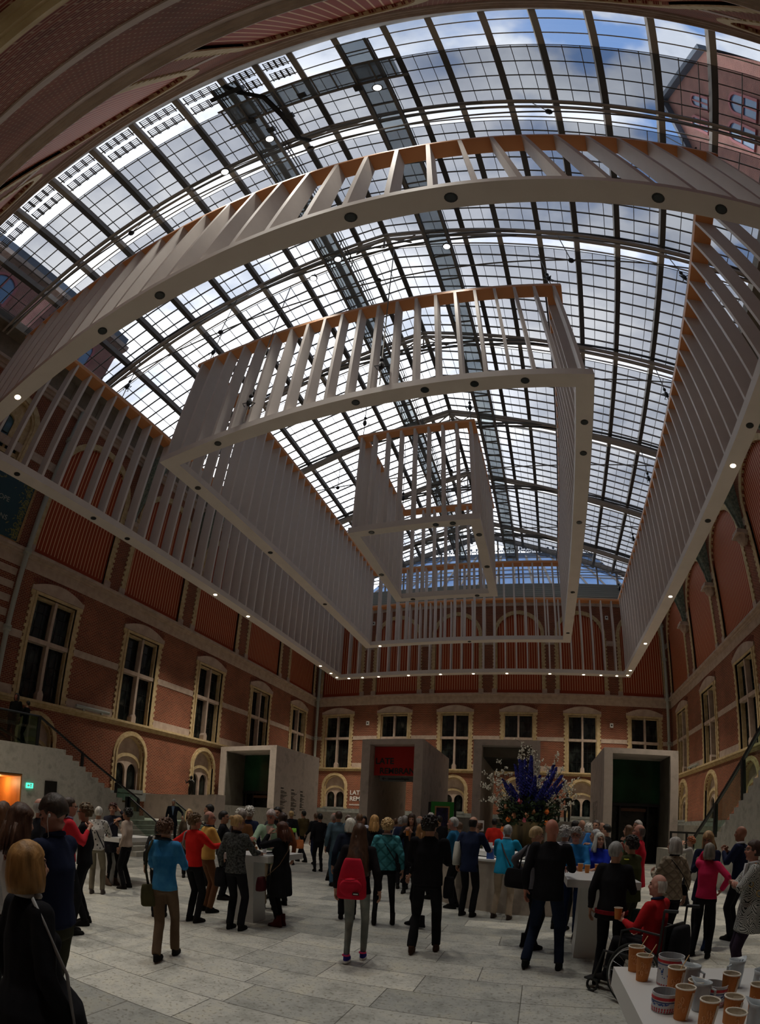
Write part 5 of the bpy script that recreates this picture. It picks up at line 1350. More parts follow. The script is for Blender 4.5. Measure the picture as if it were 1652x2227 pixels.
# ---------------- small things ----------------
M['cup_orange'] = noisy('orange_paper_cup', (.50,.17,.03), (.58,.21,.045), 6, .6); M['cup_white'] = mat('cream_paper', (.72,.66,.55), .6); M['coffee'] = mat('coffee', (.06,.025,.01), .2)
M['doodle'] = mat('pale_orange_print', (.80,.42,.18), .6); M['jug'] = mat('grey_white_porcelain', (.42,.46,.48), .25); M['stick'] = mat('wooden_stirrer', (.55,.36,.18), .6)
M['table_white'] = mat('white_table_laminate', (.62,.62,.60), .35); M['tin_blue'] = mat('blue_print', (.02,.07,.28), .5); M['tin_red'] = mat('red_print', (.50,.02,.03), .5); M['tin_white'] = mat('white_tin', (.55,.58,.6), .4)
def cup(label, x, y, z, h=.118, r=.043, stick=None, stripe=False, deco=False, group=None, mm='cup_orange'):
    t = thing('paper_cup', label, 'cup', (x, y, z), 0, group)
    s = MB(); s.lathe([(r*.70, .0), (r*.72, .002), (r, h)], 20); s.f.pop(); s.m.pop(); s.build('cup_body', M[mm], t, smooth=False)
    s = MB(); s.tube([(r*math.cos(a*PI/8), r*math.sin(a*PI/8), h) for a in range(17)], .0028, 6); s.lathe([(r*.965, h-.012), (r*.97, h-.002)], 20) if False else None; s.build('rim', M['cup_white'], t)
    s = MB(); s.lathe([(r*.78, h*.25), (r*.97, h)], 20); s.f.pop(); s.m.pop(); s.build('inside', M['cup_white'], t)
    if stick:
        s = MB(); s.beam((r*.3*stick, .005, h-.02), (r*1.3*stick, .01, h+.045), .006, .002); s.build('stirrer', M['stick'], t)
    if stripe:
        s = MB(); a = -1.0; s.beam((r*.72*math.cos(a), r*.72*math.sin(a)-.002, .004), (r*math.cos(a)*1.0, r*math.sin(a)-.003, h-.01), .007, .002); s.build('handle_fold', M['cup_white'], t)
    if deco:
        s = MB(); rr = random.Random(int(x*1000))
        for i in range(7):
            a0 = -PI/2+rr.uniform(-.9, .7); z0_ = rr.uniform(.03, h*.7); pts = []
            for j in range(9):
                a = a0+.16*math.cos(j*.8+i); zz = z0_+.011*math.sin(j*.8+i)+j*.001; q = r*(.72+.28*zz/h)+.0006; pts.append((q*math.cos(a), q*math.sin(a), zz))
            s.tube(pts, .0011, 4)
        s.build('printed_doodles', M['doodle'], t)
    return t
def jug(label, x, y, z, h=.12, r=.042, rot=2.4):
    t = thing('milk_jug', label, 'jug', (x, y, z), rot, None); s = MB(); n = 20; rings = [(r*.72, 0), (r*.8, .01), (r*.95, h*.6), (r*.92, h*.85), (r*1.02, h), (r*.93, h), (r*.85, h*.8), (r*.6, h*.5)]
    vs = []; fs = []
    for i, (q, zz) in enumerate(rings):
        for j in range(n):
            a = 2*PI*j/n; e = max(0, math.cos(a))**8 if i in (4, 5) else 0
            vs.append(((q+e*.018)*math.cos(a), q*math.sin(a), zz+e*.012))
    for i in range(len(rings)-1):
        for j in range(n): fs.append((i*n+j, i*n+(j+1) % n, (i+1)*n+(j+1) % n, (i+1)*n+j))
    fs.append(tuple(range(n))[::-1]); fs.append(tuple((len(rings)-1)*n+j for j in range(n))); s.add(vs, fs); s.build('jug_body', M['jug'], t, smooth=True)
    s = MB(); s.tube([(-r*.85, 0, h*.85), (-r*1.5, 0, h*.8), (-r*1.5, 0, h*.4), (-r*.85, 0, h*.3)], .005, 7); s.build('handle', M['jug'], t)
def tin(label, x, y, z, h=.12, r=.056):
    t = thing('biscuit_tin', label, 'tin', (x, y, z)); s = MB(); s.lathe([(r*.86, 0), (r, h), (r*.95, h), (r*.93, h-.02), (r*.9, .01)], 28); s.build('tin_body', M['tin_white'], t)
    s = MB()
    for a in range(28):
        a0, a1 = a*2*PI/28, (a+.55)*2*PI/28
        q = lambda zz: r*(.86+.14*zz/h)+.0008
        s.add([(q(.004)*math.cos(a0), q(.004)*math.sin(a0), .004), (q(.004)*math.cos(a1), q(.004)*math.sin(a1), .004), (q(.02)*math.cos(a1), q(.02)*math.sin(a1), .02), (q(.02)*math.cos(a0), q(.02)*math.sin(a0), .02)], [(0,1,2,3)])
    annulus(s, q(h-.02), q(h-.02)+.0009, h-.022, h-.012, 28); s.build('red_checks', M['tin_red'], t)
    s = MB(); rr = random.Random(int(x*997)); annulus(s, q(h-.03), q(h-.03)+.0008, h-.031, h-.028, 28)
    for i in range(46):
        a = rr.uniform(0, 2*PI); zz = rr.uniform(.026, h-.036); w = rr.uniform(.004, .012)/r; d = rr.uniform(.003, .010)
        s.add([(q(zz)*math.cos(a), q(zz)*math.sin(a), zz), (q(zz)*math.cos(a+w), q(zz)*math.sin(a+w), zz+d*.3), (q(zz+d)*math.cos(a+w*.8), q(zz+d)*math.sin(a+w*.8), zz+d), (q(zz+d)*math.cos(a-w*.3), q(zz+d)*math.sin(a-w*.3), zz+d*.8)], [(0,1,2,3)])
    s.build('blue_figures', M['tin_blue'], t)
    s = MB(); s.lathe([(r*.90, h-.045), (r*.90, h-.044)], 24); s.build('dark_contents', M['black'], t)
def high_table(label, x0, x1, y0, y1, h, px0, px1, py0, py1, foot=None):
    t = thing('standing_table', label, 'table', ((px0+px1)/2, (py0+py1)/2, 0)); cx, cy = (px0+px1)/2, (py0+py1)/2
    s = MB(); s.box(x0-cx, x1-cx, y0-cy, y1-cy, h-.09, h); s.build('table_top', M['table_white'], t)
    s = MB(); w, d = (px1-px0)/2, (py1-py0)/2
    s.add([(-w*1.12, -d*1.12, 0), (w*1.12, -d*1.12, 0), (w*1.12, d*1.12, 0), (-w*1.12, d*1.12, 0), (-w, -d, h-.09), (w, -d, h-.09), (w, d, h-.09), (-w, d, h-.09)], [(0,3,2,1), (4,5,6,7), (0,1,5,4), (1,2,6,5), (2,3,7,6), (3,0,4,7)]); s.build('pedestal', M['table_white'], t)
high_table('white standing table with coffee cups between the grey-jacket woman and the black-coat woman', -4.45, -3.62, 5.95, 7.05, 1.05, -4.33, -4.01, 6.18, 6.5)
high_table('white standing table at the right, behind the bald man in black', .42, 1.32, 5.72, 7.3, 1.06, .64, .96, 6.23, 6.6)
high_table('white standing table in the lower right corner, covered in cups, jugs and tins', .405, 1.9, .75, 2.14, 1.05, 1.0, 1.5, 1.2, 1.7)
high_table('white standing table at the left, behind the man with earphones', -9.2, -7.75, 6.75, 7.95, 1.04, -8.75, -8.3, 6.95, 7.4)
high_table('white standing table in the far crowd behind the yellow sweater', -7.3, -6.5, 9.6, 10.5, 1.05, -7.0, -6.75, 9.9, 10.15)
for a in [('orange paper cup with stirrer on the corner table, behind its twin at the left end', .488, 2.08, 1.05, .12, .044, 1, False, True),
          ('orange paper cup with dark band at the left end of the corner table', .497, 1.945, 1.05, .115, .043, 1, False, True),
          ('tall orange paper cup with folded handle in front of the fully visible tin', .578, 1.74, 1.05, .125, .042, 1, True, True),
          ('orange paper cup right of the tall one on the corner table', .640, 1.66, 1.05, .098, .042, None, True, True),
          ('orange paper cup in front, beside the half-hidden tin on the corner table', .548, 1.52, 1.05, .12, .042, None, True, True),
          ('orange paper cup lowest at the left on the corner table', .595, 1.40, 1.05, .118, .040, None, True, True),
          ('tall orange paper cup beside the porcelain jugs in the middle of the corner table', .775, 1.66, 1.05, .125, .042, None, True, True),
          ('orange paper cup right of the middle of the corner table, near the jug', .845, 1.55, 1.05, .115, .042, None, True, True),
          ('orange paper cup at the lower middle of the corner table', .715, 1.475, 1.05, .10, .042, None, True, True),
          ('orange paper cup at the right edge of the picture on the corner table', .86, 1.40, 1.05, .115, .042, None, True, True),
          ('orange paper cup at the bottom edge of the picture on the corner table', .665, 1.335, 1.05, .10, .042, None, False, True)]:
    a = list(a); a[4] *= .92; a[5] *= .83; cup(*a)
for a in [('grey white milk jug behind the tall orange cup on the corner table', .655, 1.78, 1.05), ('grey white milk jug standing low in front of the first jug', .640, 1.60, 1.05, .11, .04), ('grey white milk jug farthest back in the middle of the corner table', .885, 1.86, 1.05, .12, .042, .4),
          ('grey white milk jug at the right of the middle cup', .93, 1.70, 1.05, .12, .042, 1.0), ('grey white milk jug lowest, between the two lower cups', .775, 1.40, 1.05, .10, .04), ('grey white milk jug touching the right picture edge', 1.0, 1.60, 1.05, .12, .042)]:
    a = list(a)+[.12, .042, 2.4][len(a)-4:]; a[4] *= .95; a[5] *= .86; jug(*a)
tin('round tin with blue figures and red check border on the corner table, fully visible', .60, 1.90, 1.05); tin('round tin with blue figures half hidden behind the lower orange cup', .505, 1.60, 1.05, .07, .05); tin('round tin with blue figures beside the bright green tag', .715, 1.66, 1.05, .08, .05)
t = thing('paper_napkin', 'crumpled white napkin with a bright green tag on the corner table', 'napkin', (.80, 1.80, 1.051)); s = MB(); s.add([(-.09, -.05, 0), (.05, -.06, .004), (.09, .05, .0), (-.04, .06, .01), (0, 0, .022)], [(0,1,4), (1,2,4), (2,3,4), (3,0,4)]); s.build('napkin_sheet', M['tin_white'], t)
M['lime'] = mat('lime_green', (.03,.65,.04), .6); s = MB(); s.box(-.06, -.03, -.04, -.01, .012, .02); s.build('green_tag', M['lime'], t)
for a in [('orange cup at the left end of the table behind the bald man', .68, 6.9, 1.06), ('orange cup in the middle of the table behind the bald man', .76, 6.72, 1.06), ('orange cup standing next to the white cups on the table behind the bald man', .93, 6.95, 1.06)]: cup(*a, h=.11, r=.04)
for i, (x, y, w) in enumerate(((.95, 6.6, 'nearest'), (1.02, 6.75, 'middle'), (1.1, 6.95, 'farthest'))): cup('small white cup, %s of three beside the black cardigan woman' % w, x, y, 1.06, .07, .036, mm='tin_white')
cup('orange cup on the standing table by the grey-jacket woman', -3.98, 6.15, 1.05, .12, .045); cup('small white cup behind the orange one on the left middle table', -4.02, 6.5, 1.05, .08, .036, mm='tin_white'); cup('small blue and white cup beside the old man in the green blazer', -3.9, 6.65, 1.05, .07, .04, mm='jug')
t = thing('plate', 'white plate on the left middle standing table', 'plate', (-3.85, 6.4, 1.05)); s = MB(); s.lathe([(.05, 0), (.10, .012), (.095, .015), (.05, .005)], 24); s.build('plate_disc', M['tin_white'], t)
# things on the round counter
for a, r_, z, m_, nm, lab in ((-1.95, 2.09, 1.0, 'tin_blue', 'leaflet_box', 'small blue leaflet box on the round counter left of the blue parka'), (-1.28, 2.09, 1.0, 'tin_red', 'leaflet_box', 'small red leaflet box on the round counter right of the blue parka'), (-1.2, 2.09, 1.0, 'jug', 'leaflet_box', 'small pale blue leaflet box right beside the red one')):
    t = thing(nm, lab, 'box', (CX+r_*math.cos(a), CY+r_*math.sin(a), z), a+PI/2); s = MB(); s.box(-.07, .07, -.03, .03, 0, .2); s.build('box_body', M[m_], t); s = MB(); s.box(-.06, .06, -.025, .025, .2, .23); s.build('leaflets', M['tin_white'], t)
for a in ((-2.3, 'white cup stack on the round counter behind the tote bag man'), (-1.5, 'white cup stack on the round counter right of the parka'), (-.6, 'white cup stack at the right side of the round counter')):
    cup(a[1], CX+1.3*math.cos(a[0]), CY+1.3*math.sin(a[0]), 1.12, .16, .045, mm='tin_white')

# ---------------- bags ----------------
def wp(P, v): return P['M'] @ Vector(v)
def bag(name, label, cat, P, c, w, d, h, col, strap=None, strap_col=None, rotz=0, taper=1.0):
    """soft bag centred at local point c of the person, strap through local points"""
    t = thing(name, label, cat, wp(P, c), P['rot']+rotz)
    s = MB(); rings = []
    for u, f in ((0, .86), (.06, 1.0), (.4, 1.06), (.75, 1.0), (.95, .9), (1, .8)): rings.append((u, f))
    n = 20; vs = []; fs = []
    for u, f in rings:
        for j in range(n):
            a = 2*PI*j/n; ca, sa = math.cos(a), math.sin(a); e = 3.2
            x_ = abs(ca)**(2/e)*math.copysign(1, ca); y_ = abs(sa)**(2/e)*math.copysign(1, sa)
            vs.append((x_*w/2*f*(1-(1-taper)*u**1.5), y_*d/2*f*(1.15-.5*u), -h/2+h*u))
    for i in range(len(rings)-1):
        for j in range(n): fs.append((i*n+j, i*n+(j+1) % n, (i+1)*n+(j+1) % n, (i+1)*n+j))
    fs += [tuple(range(n))[::-1], tuple((len(rings)-1)*n+j for j in range(n))]; s.add(vs, fs); s.build('bag_body', cloth(col), t, smooth=True)
    if strap:
        s = MB(); inv = (Matrix.Translation(wp(P, c)) @ Matrix.Rotation(P['rot']+rotz, 4, 'Z')).inverted()
        s.tube([inv @ wp(P, p) for p in strap], .014, 6, flat=(1, .35)); s.build('strap', cloth(strap_col or col), t, smooth=True)
    return t
def body_strap(P, side, low, bulge=.135):
    """diagonal strap across the back, from one shoulder to the opposite hip"""
    k = P['k']; n = P['neck']; pts = []
    for i in range(8):
        u = i/7; x_ = side*(.09-.28*u)*k; z = (n.z-.02*k)+(low-n.z)*u; y_ = n.y*(1-u)-(.04+.11*math.sin(min(1, u*1.6)*PI/2))*k*(bulge/.135)
        pts.append((x_, y_, z))
    return pts
SK1 = (.50,.27,.18); SK2 = (.40,.20,.13); SK3 = (.46,.22,.16); DK = (.010,.010,.012); NV = (.010,.014,.035)
GREY = (.42,.41,.39); WHT = (.62,.60,.55); BLD = (.48,.30,.12); BRN = (.10,.05,.025); BLK = (.012,.010,.008); GING = (.30,.14,.05)
# nearest people on the left
P1 = person('blonde person in a black coat and pale scarf, closest to the camera', -1.86, 1.08, 1.51, -62, DK, .22, DK, hair='bob', hc=(.42,.22,.07), arms=('down', 'down'), fem=True, q=3, collar=(.40,.38,.36), coat=1.7, spread=.12)
bag('shoulder_bag', 'black bag with pale braided strap worn by the blonde person closest to the camera', 'bag', P1, (.30, .02, .62), .32, .14, .28, DK, [(.27, .02, .76), (.26, .02, 1.0), (.19, -.03, 1.2), (.12, -.04, 1.285)], (.35,.36,.36))
P2 = person('person in a dark navy sweater and green trousers looking down, white earphones', -2.67, 1.76, 1.73, 55, NV, .52, (.035,.035,.020), hair='short', hc=(.05,.035,.025), arms=('phone', 'phone'), nod=32, turn=12, q=3, skin=SK3, collar=NV)
t = thing('earphone_cord', 'white earphone cord hanging from the ear of the navy sweater person', 'earphones', wp(P2, P2['hp']((-.083, .01, -.03)))); s = MB(); o_ = wp(P2, P2['hp']((-.083, .01, -.03)))
pts = [wp(P2, P2['hp'](p))-o_ for p in ((-.083, .01, -.012), (-.088, .03, -.04), (-.08, .07, -.12))] + [wp(P2, (-.06, .20, 1.32))-o_, wp(P2, (-.04, .24, 1.15))-o_, wp(P2, (0, .28, 1.05))-o_]
s.tube(pts, .0022, 6); s.build('cord', M['white_lit'], t); s = MB(); s.ball((0, 0, .018), (.009, .009, .012), 8, 6); s.build('earbud', M['white_lit'], t)
person('person with brown shoulder-length hair in a white top, left edge behind the blonde one', -2.97, 1.66, 1.66, -60, (.50,.50,.50), .52, (.05,.05,.06), hair='shoulder', hc=(.09,.04,.02), fem=True, arms=('down', 'front'), q=2, nod=12)
person('person with low blond hair and dark top at the left edge, head bent', -3.95, 1.85, 1.56, -100, (.06,.07,.04), .5, DK, hair='bun', hc=(.25,.15,.07), fem=True, q=1, nod=25)
person('person with brown hair at the left edge in front of the orange doorway', -4.45, 2.29, 1.67, -30, (.05,.03,.02), .5, DK, hair='shoulder', hc=(.12,.05,.02), fem=True, q=1)
person('grey-haired person in a dark coat standing behind the earphone wearer', -5.8, 3.56, 1.74, -60, (.012,.012,.016), .4, DK, hair='ring', hc=GREY, skin=SK3, q=1)
PG = person('person with glasses and a red polo shirt behind the earphone wearer', -5.41, 3.78, 1.77, -80, (.42,.02,.03), .52, DK, hair='short', hc=(.05,.03,.02), glasses=True, arms=('down', 'cup'), q=1, collar=(.3,.3,.45))
PW = person('person with curly hair in black holding a drink, facing the red polo shirt', -5.68, 4.28, 1.70, 80, DK, .5, DK, hair='curly', hc=(.12,.08,.04), glasses=True, arms=('cup', 'down'), fem=True, q=1)
cup('brown paper cup in the hand of the curly-haired person in black', *(wp(PW, PW['J'][-1][2])+Vector((0, 0, -.02))), h=.11, r=.04)
PF = person('white-haired person in a black and white floral blouse and beige trousers', -7.59, 6.02, 1.67, -14, 'floral', .50, (.16,.14,.10), hair='short', hc=WHT, arms=('table', 'table'), lean=7, fem=True, q=2, shoe=(.06,.05,.045), spread=.12)
bag('crossbody_bag', 'thin black crossbody strap and small bag over the floral blouse', 'bag', PF, (.22, .06, .86), .06, .18, .16, DK, body_strap(PF, -1, .92), DK)
PC = person('person with dark curly hair, dark coat and pale blue sleeve holding a cup', -8.3, 7.0, 1.76, -150, (.02,.02,.03), .40, DK, hair='curly', hc=(.06,.02,.015), arms=('ear', 'cup'), fem=True, q=1, turn=-40, lower='leggings', shoe=(.07,.045,.03))
PB = person('person with short black hair in a beige jacket and black trousers holding a cup', -7.74, 6.96, 1.66, 62, (.34,.27,.22), .52, DK, hair='curly', hc=BLK, arms=('down', 'cup'), fem=True, skin=(.26,.13,.08), q=2, spread=.13, shirt=(.02,.03,.02), turn=8)
cup('orange paper cup held up by the person in the beige jacket', *(wp(PB, PB['J'][1][2])+wp(PB, (0, .07, .02))-wp(PB, (0, 0, 0))), h=.11, r=.04)
PD = person('person in a blue denim jacket and brown trousers walking away', -3.73, 3.93, 1.57, -22, 'denim', .50, (.10,.065,.04), hair='curly', hc=(.10,.045,.022), arms=('front', 'front'), stride=.20, spread=.045, fem=True, q=3, collar=(.02,.03,.04), shoe=(.012,.01,.01), turn=-12)
bag('shoulder_bag', 'olive leather shoulder bag carried by the person in the denim jacket', 'bag', PD, (-.165, -.04, .72), .20, .11, .24, (.05,.045,.02), [(-.185, -.04, .84), (-.20, -.07, 1.0), (-.17, -.11, 1.18), (-.13, -.05, 1.325)], (.03,.028,.015), rotz=.5)
PR = person('person in a bright red jacket and black trousers holding out a plate', -4.72, 5.6, 1.63, -50, (.55,.018,.015), .52, DK, hair='curly', hc=(.14,.08,.035), arms=('hip', 'reach'), fem=True, q=3, turn=-18, glasses=True, spread=.09)
t = thing('plate', 'small pinkish plate in the hand of the person in the red jacket', 'plate', wp(PR, PR['J'][1][2])+wp(PR, (-.02, .10, .03))-wp(PR, (0, 0, 0))); s = MB(); s.lathe([(.05, 0), (.085, .012), (.082, .015), (.05, .005)], 20); s.build('plate_disc', mat('pink_plate', (.5,.25,.25), .5), t)
bag('shoulder_bag', 'grey shoulder strap and flat bag over the red jacket', 'bag', PR, (-.21, .1, .93), .08, .2, .18, (.25,.2,.2), [(-.2, .08, 1.0), (-.19, -.07, 1.15), (-.13, -.07, 1.33), (-.11, 0, 1.38)], (.3,.26,.27))
person('balding person in a mustard yellow sweater and brown corduroys', -5.04, 6.35, 1.68, -68, (.58,.34,.09), .52, (.13,.06,.03), hair='ring', hc=(.28,.24,.2), arms=('down', 'front'), q=2, collar='plaid', skin=SK3, glasses=True, turn=-20)
PT = person('person in a grey tweed jacket with pinned-up blond hair at the middle table', -3.95, 5.62, 1.64, -32, 'tweed', .50, DK, hair='bun', hc=BLD, arms=('down', 'table'), fem=True, q=3, turn=-35, nod=14, collar=DK)
bag('handbag', 'black handbag hanging at the side of the tweed jacket', 'bag', PT, (-.25, .0, .74), .17, .14, .27, DK, [(-.25, -.03, .87), (-.25, 0, 1.1), (-.24, .03, .87)], DK)
person('old white-haired person in a pale green blazer leaning over the middle table', -4.42, 7.34, 1.76, 168, (.24,.34,.24), .46, (.34,.27,.19), hair='short', hc=(.50,.42,.40), arms=('table', 'reach'), q=2, nod=30, turn=-10, shirt=(.45,.35,.32), skin=(.42,.17,.12), lean=4)
PK = person('person in a long black coat and dark red boots eating at the middle table', -3.55, 6.22, 1.57, 62, DK, .30, DK, 'leggings', hair='shoulder', hc=(.09,.03,.015), arms=('mouth', 'table'), fem=True, q=3, shoe=(.07,.012,.010), coat=1.18, turn=6, nod=10, spread=.07)
bag('crossbody_bag', 'burgundy handbag on a thin strap worn over the long black coat', 'bag', PK, (-.30, .16, .66), .2, .1, .2, (.06,.012,.015), [(-.28, .1, .76), (-.24, -.10, .95), (-.08, -.15, 1.15), (.09, -.06, 1.34)], (.12,.07,.04))
person('bearded person in dark clothes at the foot of the stone steps', -6.9, 8.7, 1.84, 80, (.02,.02,.02), .5, DK, hair='short', hc=BLK, beard=BLK, q=1)
person('person in a black and white patterned top half hidden by the denim jacket wearer', -5.35, 5.5, 1.50, -10, 'floral_dark', .48, DK, hair='bob', hc=BLK, fem=True, q=1)
person('person coming down the stone steps in a dark open coat, grey hair', -13.1, 14.2, 1.76, 175, (.012,.014,.02), .40, DK, hair='short', hc=GREY, arms=('rail', 'down'), q=1, shirt=(.15,.22,.32), z0=.171*2, nod=20, stride=.1)
person('blonde person in a white turtleneck and brown coat at the foot of the steps', -8.1, 9.39, 1.72, 176, (.07,.05,.035), .4, DK, hair='shoulder', hc=(.60,.42,.22), shirt=(.6,.58,.55), fem=True, q=1)
for a in [('dark-haired person drinking at the far left of the crowd', -5.6, 7.5, 1.70, -100, DK, BLK, 'short'), ('person in a brown fur collar in the left crowd', -5.33, 7.75, 1.74, -20, (.09,.04,.015), (.2,.17,.15), 'short'),
          ('white-haired person left in the pair of white heads behind the tweed jacket', -5.9, 8.5, 1.76, -140, (.05,.05,.06), WHT, 'curly'), ('white-haired person right in the pair of white heads behind the tweed jacket', -5.44, 8.15, 1.81, -30, NV, WHT, 'curly')]:
    person(a[0], a[1], a[2], a[3], a[4], a[5], .5, DK, hair=a[7], hc=a[6], q=1, fem=True, arms=('cup', 'down'))
person('smiling bearded person in a dark checked scarf behind the green blazer', -4.9, 8.35, 1.83, 160, (.03,.03,.035), .5, DK, hair='short', hc=BLK, beard=(.2,.19,.18), q=1, collar='plaid', arms=('fold', 'fold'))
person('person with dark hair bun and reddish shirt behind the black coat', -4.4, 7.7, 1.72, 30, (.16,.05,.02), .5, DK, hair='bun', hc=(.04,.02,.015), q=1, fem=True)
PL = person('blond person with sunglasses on the head, black jacket and lime bag', -7.9, 14.4, 1.84, -15, DK, .5, DK, hair='bun', hc=(.60,.42,.2), q=1, fem=True, lower='leggings')
bag('shopping_bag', 'orange shopping bag carried by the blond person with sunglasses', 'bag', PL, (.33, .0, .72), .28, .1, .3, (.45,.15,.05), [(.3, 0, .86), (.3, 0, .95), (.36, 0, .86)], (.4,.15,.08)); bag('shoulder_bag', 'small lime green bag on the blond person with sunglasses', 'bag', PL, (.16, -.15, 1.18), .16, .08, .14, (.25,.6,.08))
person('person in an olive brown jacket walking to the left in front of the portal lists', -8.05, 15.6, 1.88, 40, (.07,.05,.02), .5, DK, hair='buzz', hc=BLK, q=1, stride=.24, spread=.04, arms=('swing', 'swing'))
person('person in black walking behind the old person in navy', -7.3, 15.1, 1.80, 30, DK, .45, NV, hair='short', hc=BRN, q=1, stride=.2, arms=('swing', 'swing'))
person('old bald person in a dark navy coat standing sideways in the left middle', -5.12, 11.55, 1.80, -62, (.008,.009,.014), .42, (.03,.03,.028), hair='ring', hc=(.5,.42,.38), skin=SK3, q=2, lean=5, nod=8)
person('person in a grey blue blazer and jeans with back to the camera, receding dark hair', -4.60, 10.75, 1.83, 14, (.06,.10,.13), .46, (.05,.10,.15), hair='short', hc=(.06,.03,.02), q=2)
person('person with a smooth white bob and navy coat behind the backpack wearer', -2.91, 7.3, 1.67, 4, (.012,.016,.030), .40, DK, 'trousers', hair='bob', hc=(.70,.68,.60), fem=True, q=2)
PGi = person('long-haired girl in light grey jeans and purple sneakers with a red backpack', -1.93, 5.13, 1.61, -8, (.012,.010,.012), .50, 'washed', 'leggings', hair='long', hc=(.075,.035,.018), arms=('down', 'down'), fem=True, q=3, shoe=(.03,.03,.22), stride=.12, spread=.085, low_shoe=True)
t = bag('backpack', 'red backpack with front pocket worn by the long-haired girl', 'backpack', PGi, (-.03, -.215, 1.00), .33, .17, .44, (.45,.015,.035), taper=.62)
s = MB(); b = len(s.v); s.ball((0, -.088, -.09), (.125, .05, .105), 16, 10); s.build('front_pocket', cloth((.45,.015,.035)), t, smooth=True); s = MB(); s.box(.03, .10, -.145, -.135, -.165, -.135); s.build('black_label', M['black'], t)
s = MB(); s.tube([(-.11, -.118, .0), (0, -.135, -.01), (.11, -.118, .02)], .006, 6); s.build('zip', cloth((.25,.01,.02)), t)
s = MB(); s.box(.04, .09, -.148, -.144, -.155, -.145); s.build('label_lettering', M['white_lit'], t)
for ch in list(PGi['o'].children):
    if ch.name.startswith('shoe'):
        w_ = MB(); bb = [Vector(v) for v in ch.bound_box]; x0 = min(v.x for v in bb); x1 = max(v.x for v in bb); y0 = min(v.y for v in bb); y1 = max(v.y for v in bb); z0_ = min(v.z for v in bb)
        loft(w_, [((x0+x1)/2, (y0+y1)/2, z0_-.004, (x1-x0)/2*1.06, (y1-y0)/2*1.04), ((x0+x1)/2, (y0+y1)/2, z0_+.022, (x1-x0)/2*1.1, (y1-y0)/2*1.05)], 16); w_.build('sole', M['white_lit'], ch); w_ = MB(); w_.tube([((x0+x1)/2+.038*math.cos(a*PI/6), y0+.045+.038*math.sin(a*PI/6), z0_+.085) for a in range(13)], .010, 6); w_.build('pink_lining', mat('hot_pink', (.7,.03,.12), .6), ch)
PTe = person('person in a teal quilted jacket and black trousers with short blond hair', -2.25, 7.2, 1.69, 2, 'quilt', .52, DK, 'leggings', hair='curly', hc=(.55,.38,.18), fem=True, q=3, collar=(.42,.32,.32), spread=.15, stride=.04)
bag('crossbody_bag', 'thin black crossbody strap with small bag over the teal jacket', 'bag', PTe, (.20, .0, .93), .05, .16, .14, DK, body_strap(PTe, -1, .98), DK)
person('person in a pale blue white shirt seen from behind in the middle crowd', -4.24, 11.23, 1.80, 0, (.46,.48,.58), .52, NV, hair='short', hc=(.15,.08,.04), q=1)
person('person with straight ginger blond hair in black, middle crowd', -3.18, 9.27, 1.76, -5, DK, .5, DK, hair='shoulder', hc=(.50,.28,.10), fem=True, q=1)
PCo = person('person with long dark hair in a black dress holding a coffee cup, facing the camera', -2.77, 10.69, 1.84, 165, DK, .34, DK, 'leggings', hair='shoulder', hc=(.04,.02,.012), arms=('cup', 'cup'), fem=True, q=1, shirt=(.14,.07,.04), turn=10, nod=12)
cup('brown paper cup in both hands of the long-haired person in the black dress', *(wp(PCo, (0, .32, 1.33))), h=.12, r=.042)
person('person with frizzy light brown hair in black facing left, beside the coffee drinker', -1.72, 7.3, 1.63, 60, DK, .45, DK, 'leggings', hair='shoulder', hc=(.26,.13,.05), fem=True, q=1, shoe=DK, spread=.05, stride=.1)
PBk = person('tall person in a black jacket and black trousers walking away, arms forward', -1.28, 5.86, 1.74, -6, DK, .50, (.010,.010,.012), hair='curly', hc=(.02,.016,.012), arms=('front', 'front'), q=3, stride=.12, spread=.14, turn=-22, shoe=(.04,.02,.012), fat=1.12)
bag('camera_bag', 'black camera bag hanging at the right hip of the person in black', 'bag', PBk, (.27, -.02, .86), .13, .16, .26, DK)
person('grey-haired person in a denim blue shirt with glasses pushed up, facing left', -1.48, 9.3, 1.79, 75, (.015,.10,.20), .52, DK, hair='buzz', hc=GREY, q=2, arms=('front', 'table'), skin=SK3, lean=8)
PTo = person('tall balding person in navy with a white tote bag leaning on the round counter', -1.13, 8.55, 1.80, -25, (.012,.018,.045), .45, DK, hair='ring', hc=BLK, arms=('down', 'table'), q=2, lean=8, nod=8)
bag('tote_bag', 'white cloth tote bag on the shoulder of the tall navy person', 'bag', PTo, (-.24, .02, 1.12), .12, .26, .42, (.50,.50,.45), [(-.22, .08, 1.3), (-.17, .05, 1.46), (-.20, -.04, 1.3)], (.55,.55,.5))
PPk = person('grey-haired person in a bright blue parka and beige trousers at the round counter', -.51, 8.55, 1.69, -18, (.015,.24,.42), .48, (.34,.27,.20), hair='short', hc=(.36,.36,.35), arms=('table', 'reach'), q=3, lean=12, spread=.15, coat=1.12, shoe=(.05,.035,.03), collar=(.3,.35,.4))
bag('crossbody_bag', 'dark crossbody strap with bag over the blue parka', 'bag', PPk, (.19, .05, .88), .06, .16, .14, DK, body_strap(PPk, -1, .98, .17), (.04,.035,.04))
person('person in a red top with dark hair far behind the round counter', -1.2, 14.4, 1.86, 10, (.60,.03,.02), .5, DK, hair='short', hc=BLK, fem=True, q=1)
person('pink-faced person in a pale jacket far behind the round counter', -.9, 15.0, 1.88, 70, (.35,.38,.42), .5, DK, hair='buzz', hc=(.4,.35,.3), q=1, skin=(.55,.22,.16))
person('person in a dark purple sweater behind the round counter, left of the vase', -.62, 13.7, 1.88, 120, (.035,.012,.04), .5, DK, hair='short', hc=BLK, q=1, skin=(.25,.1,.06))
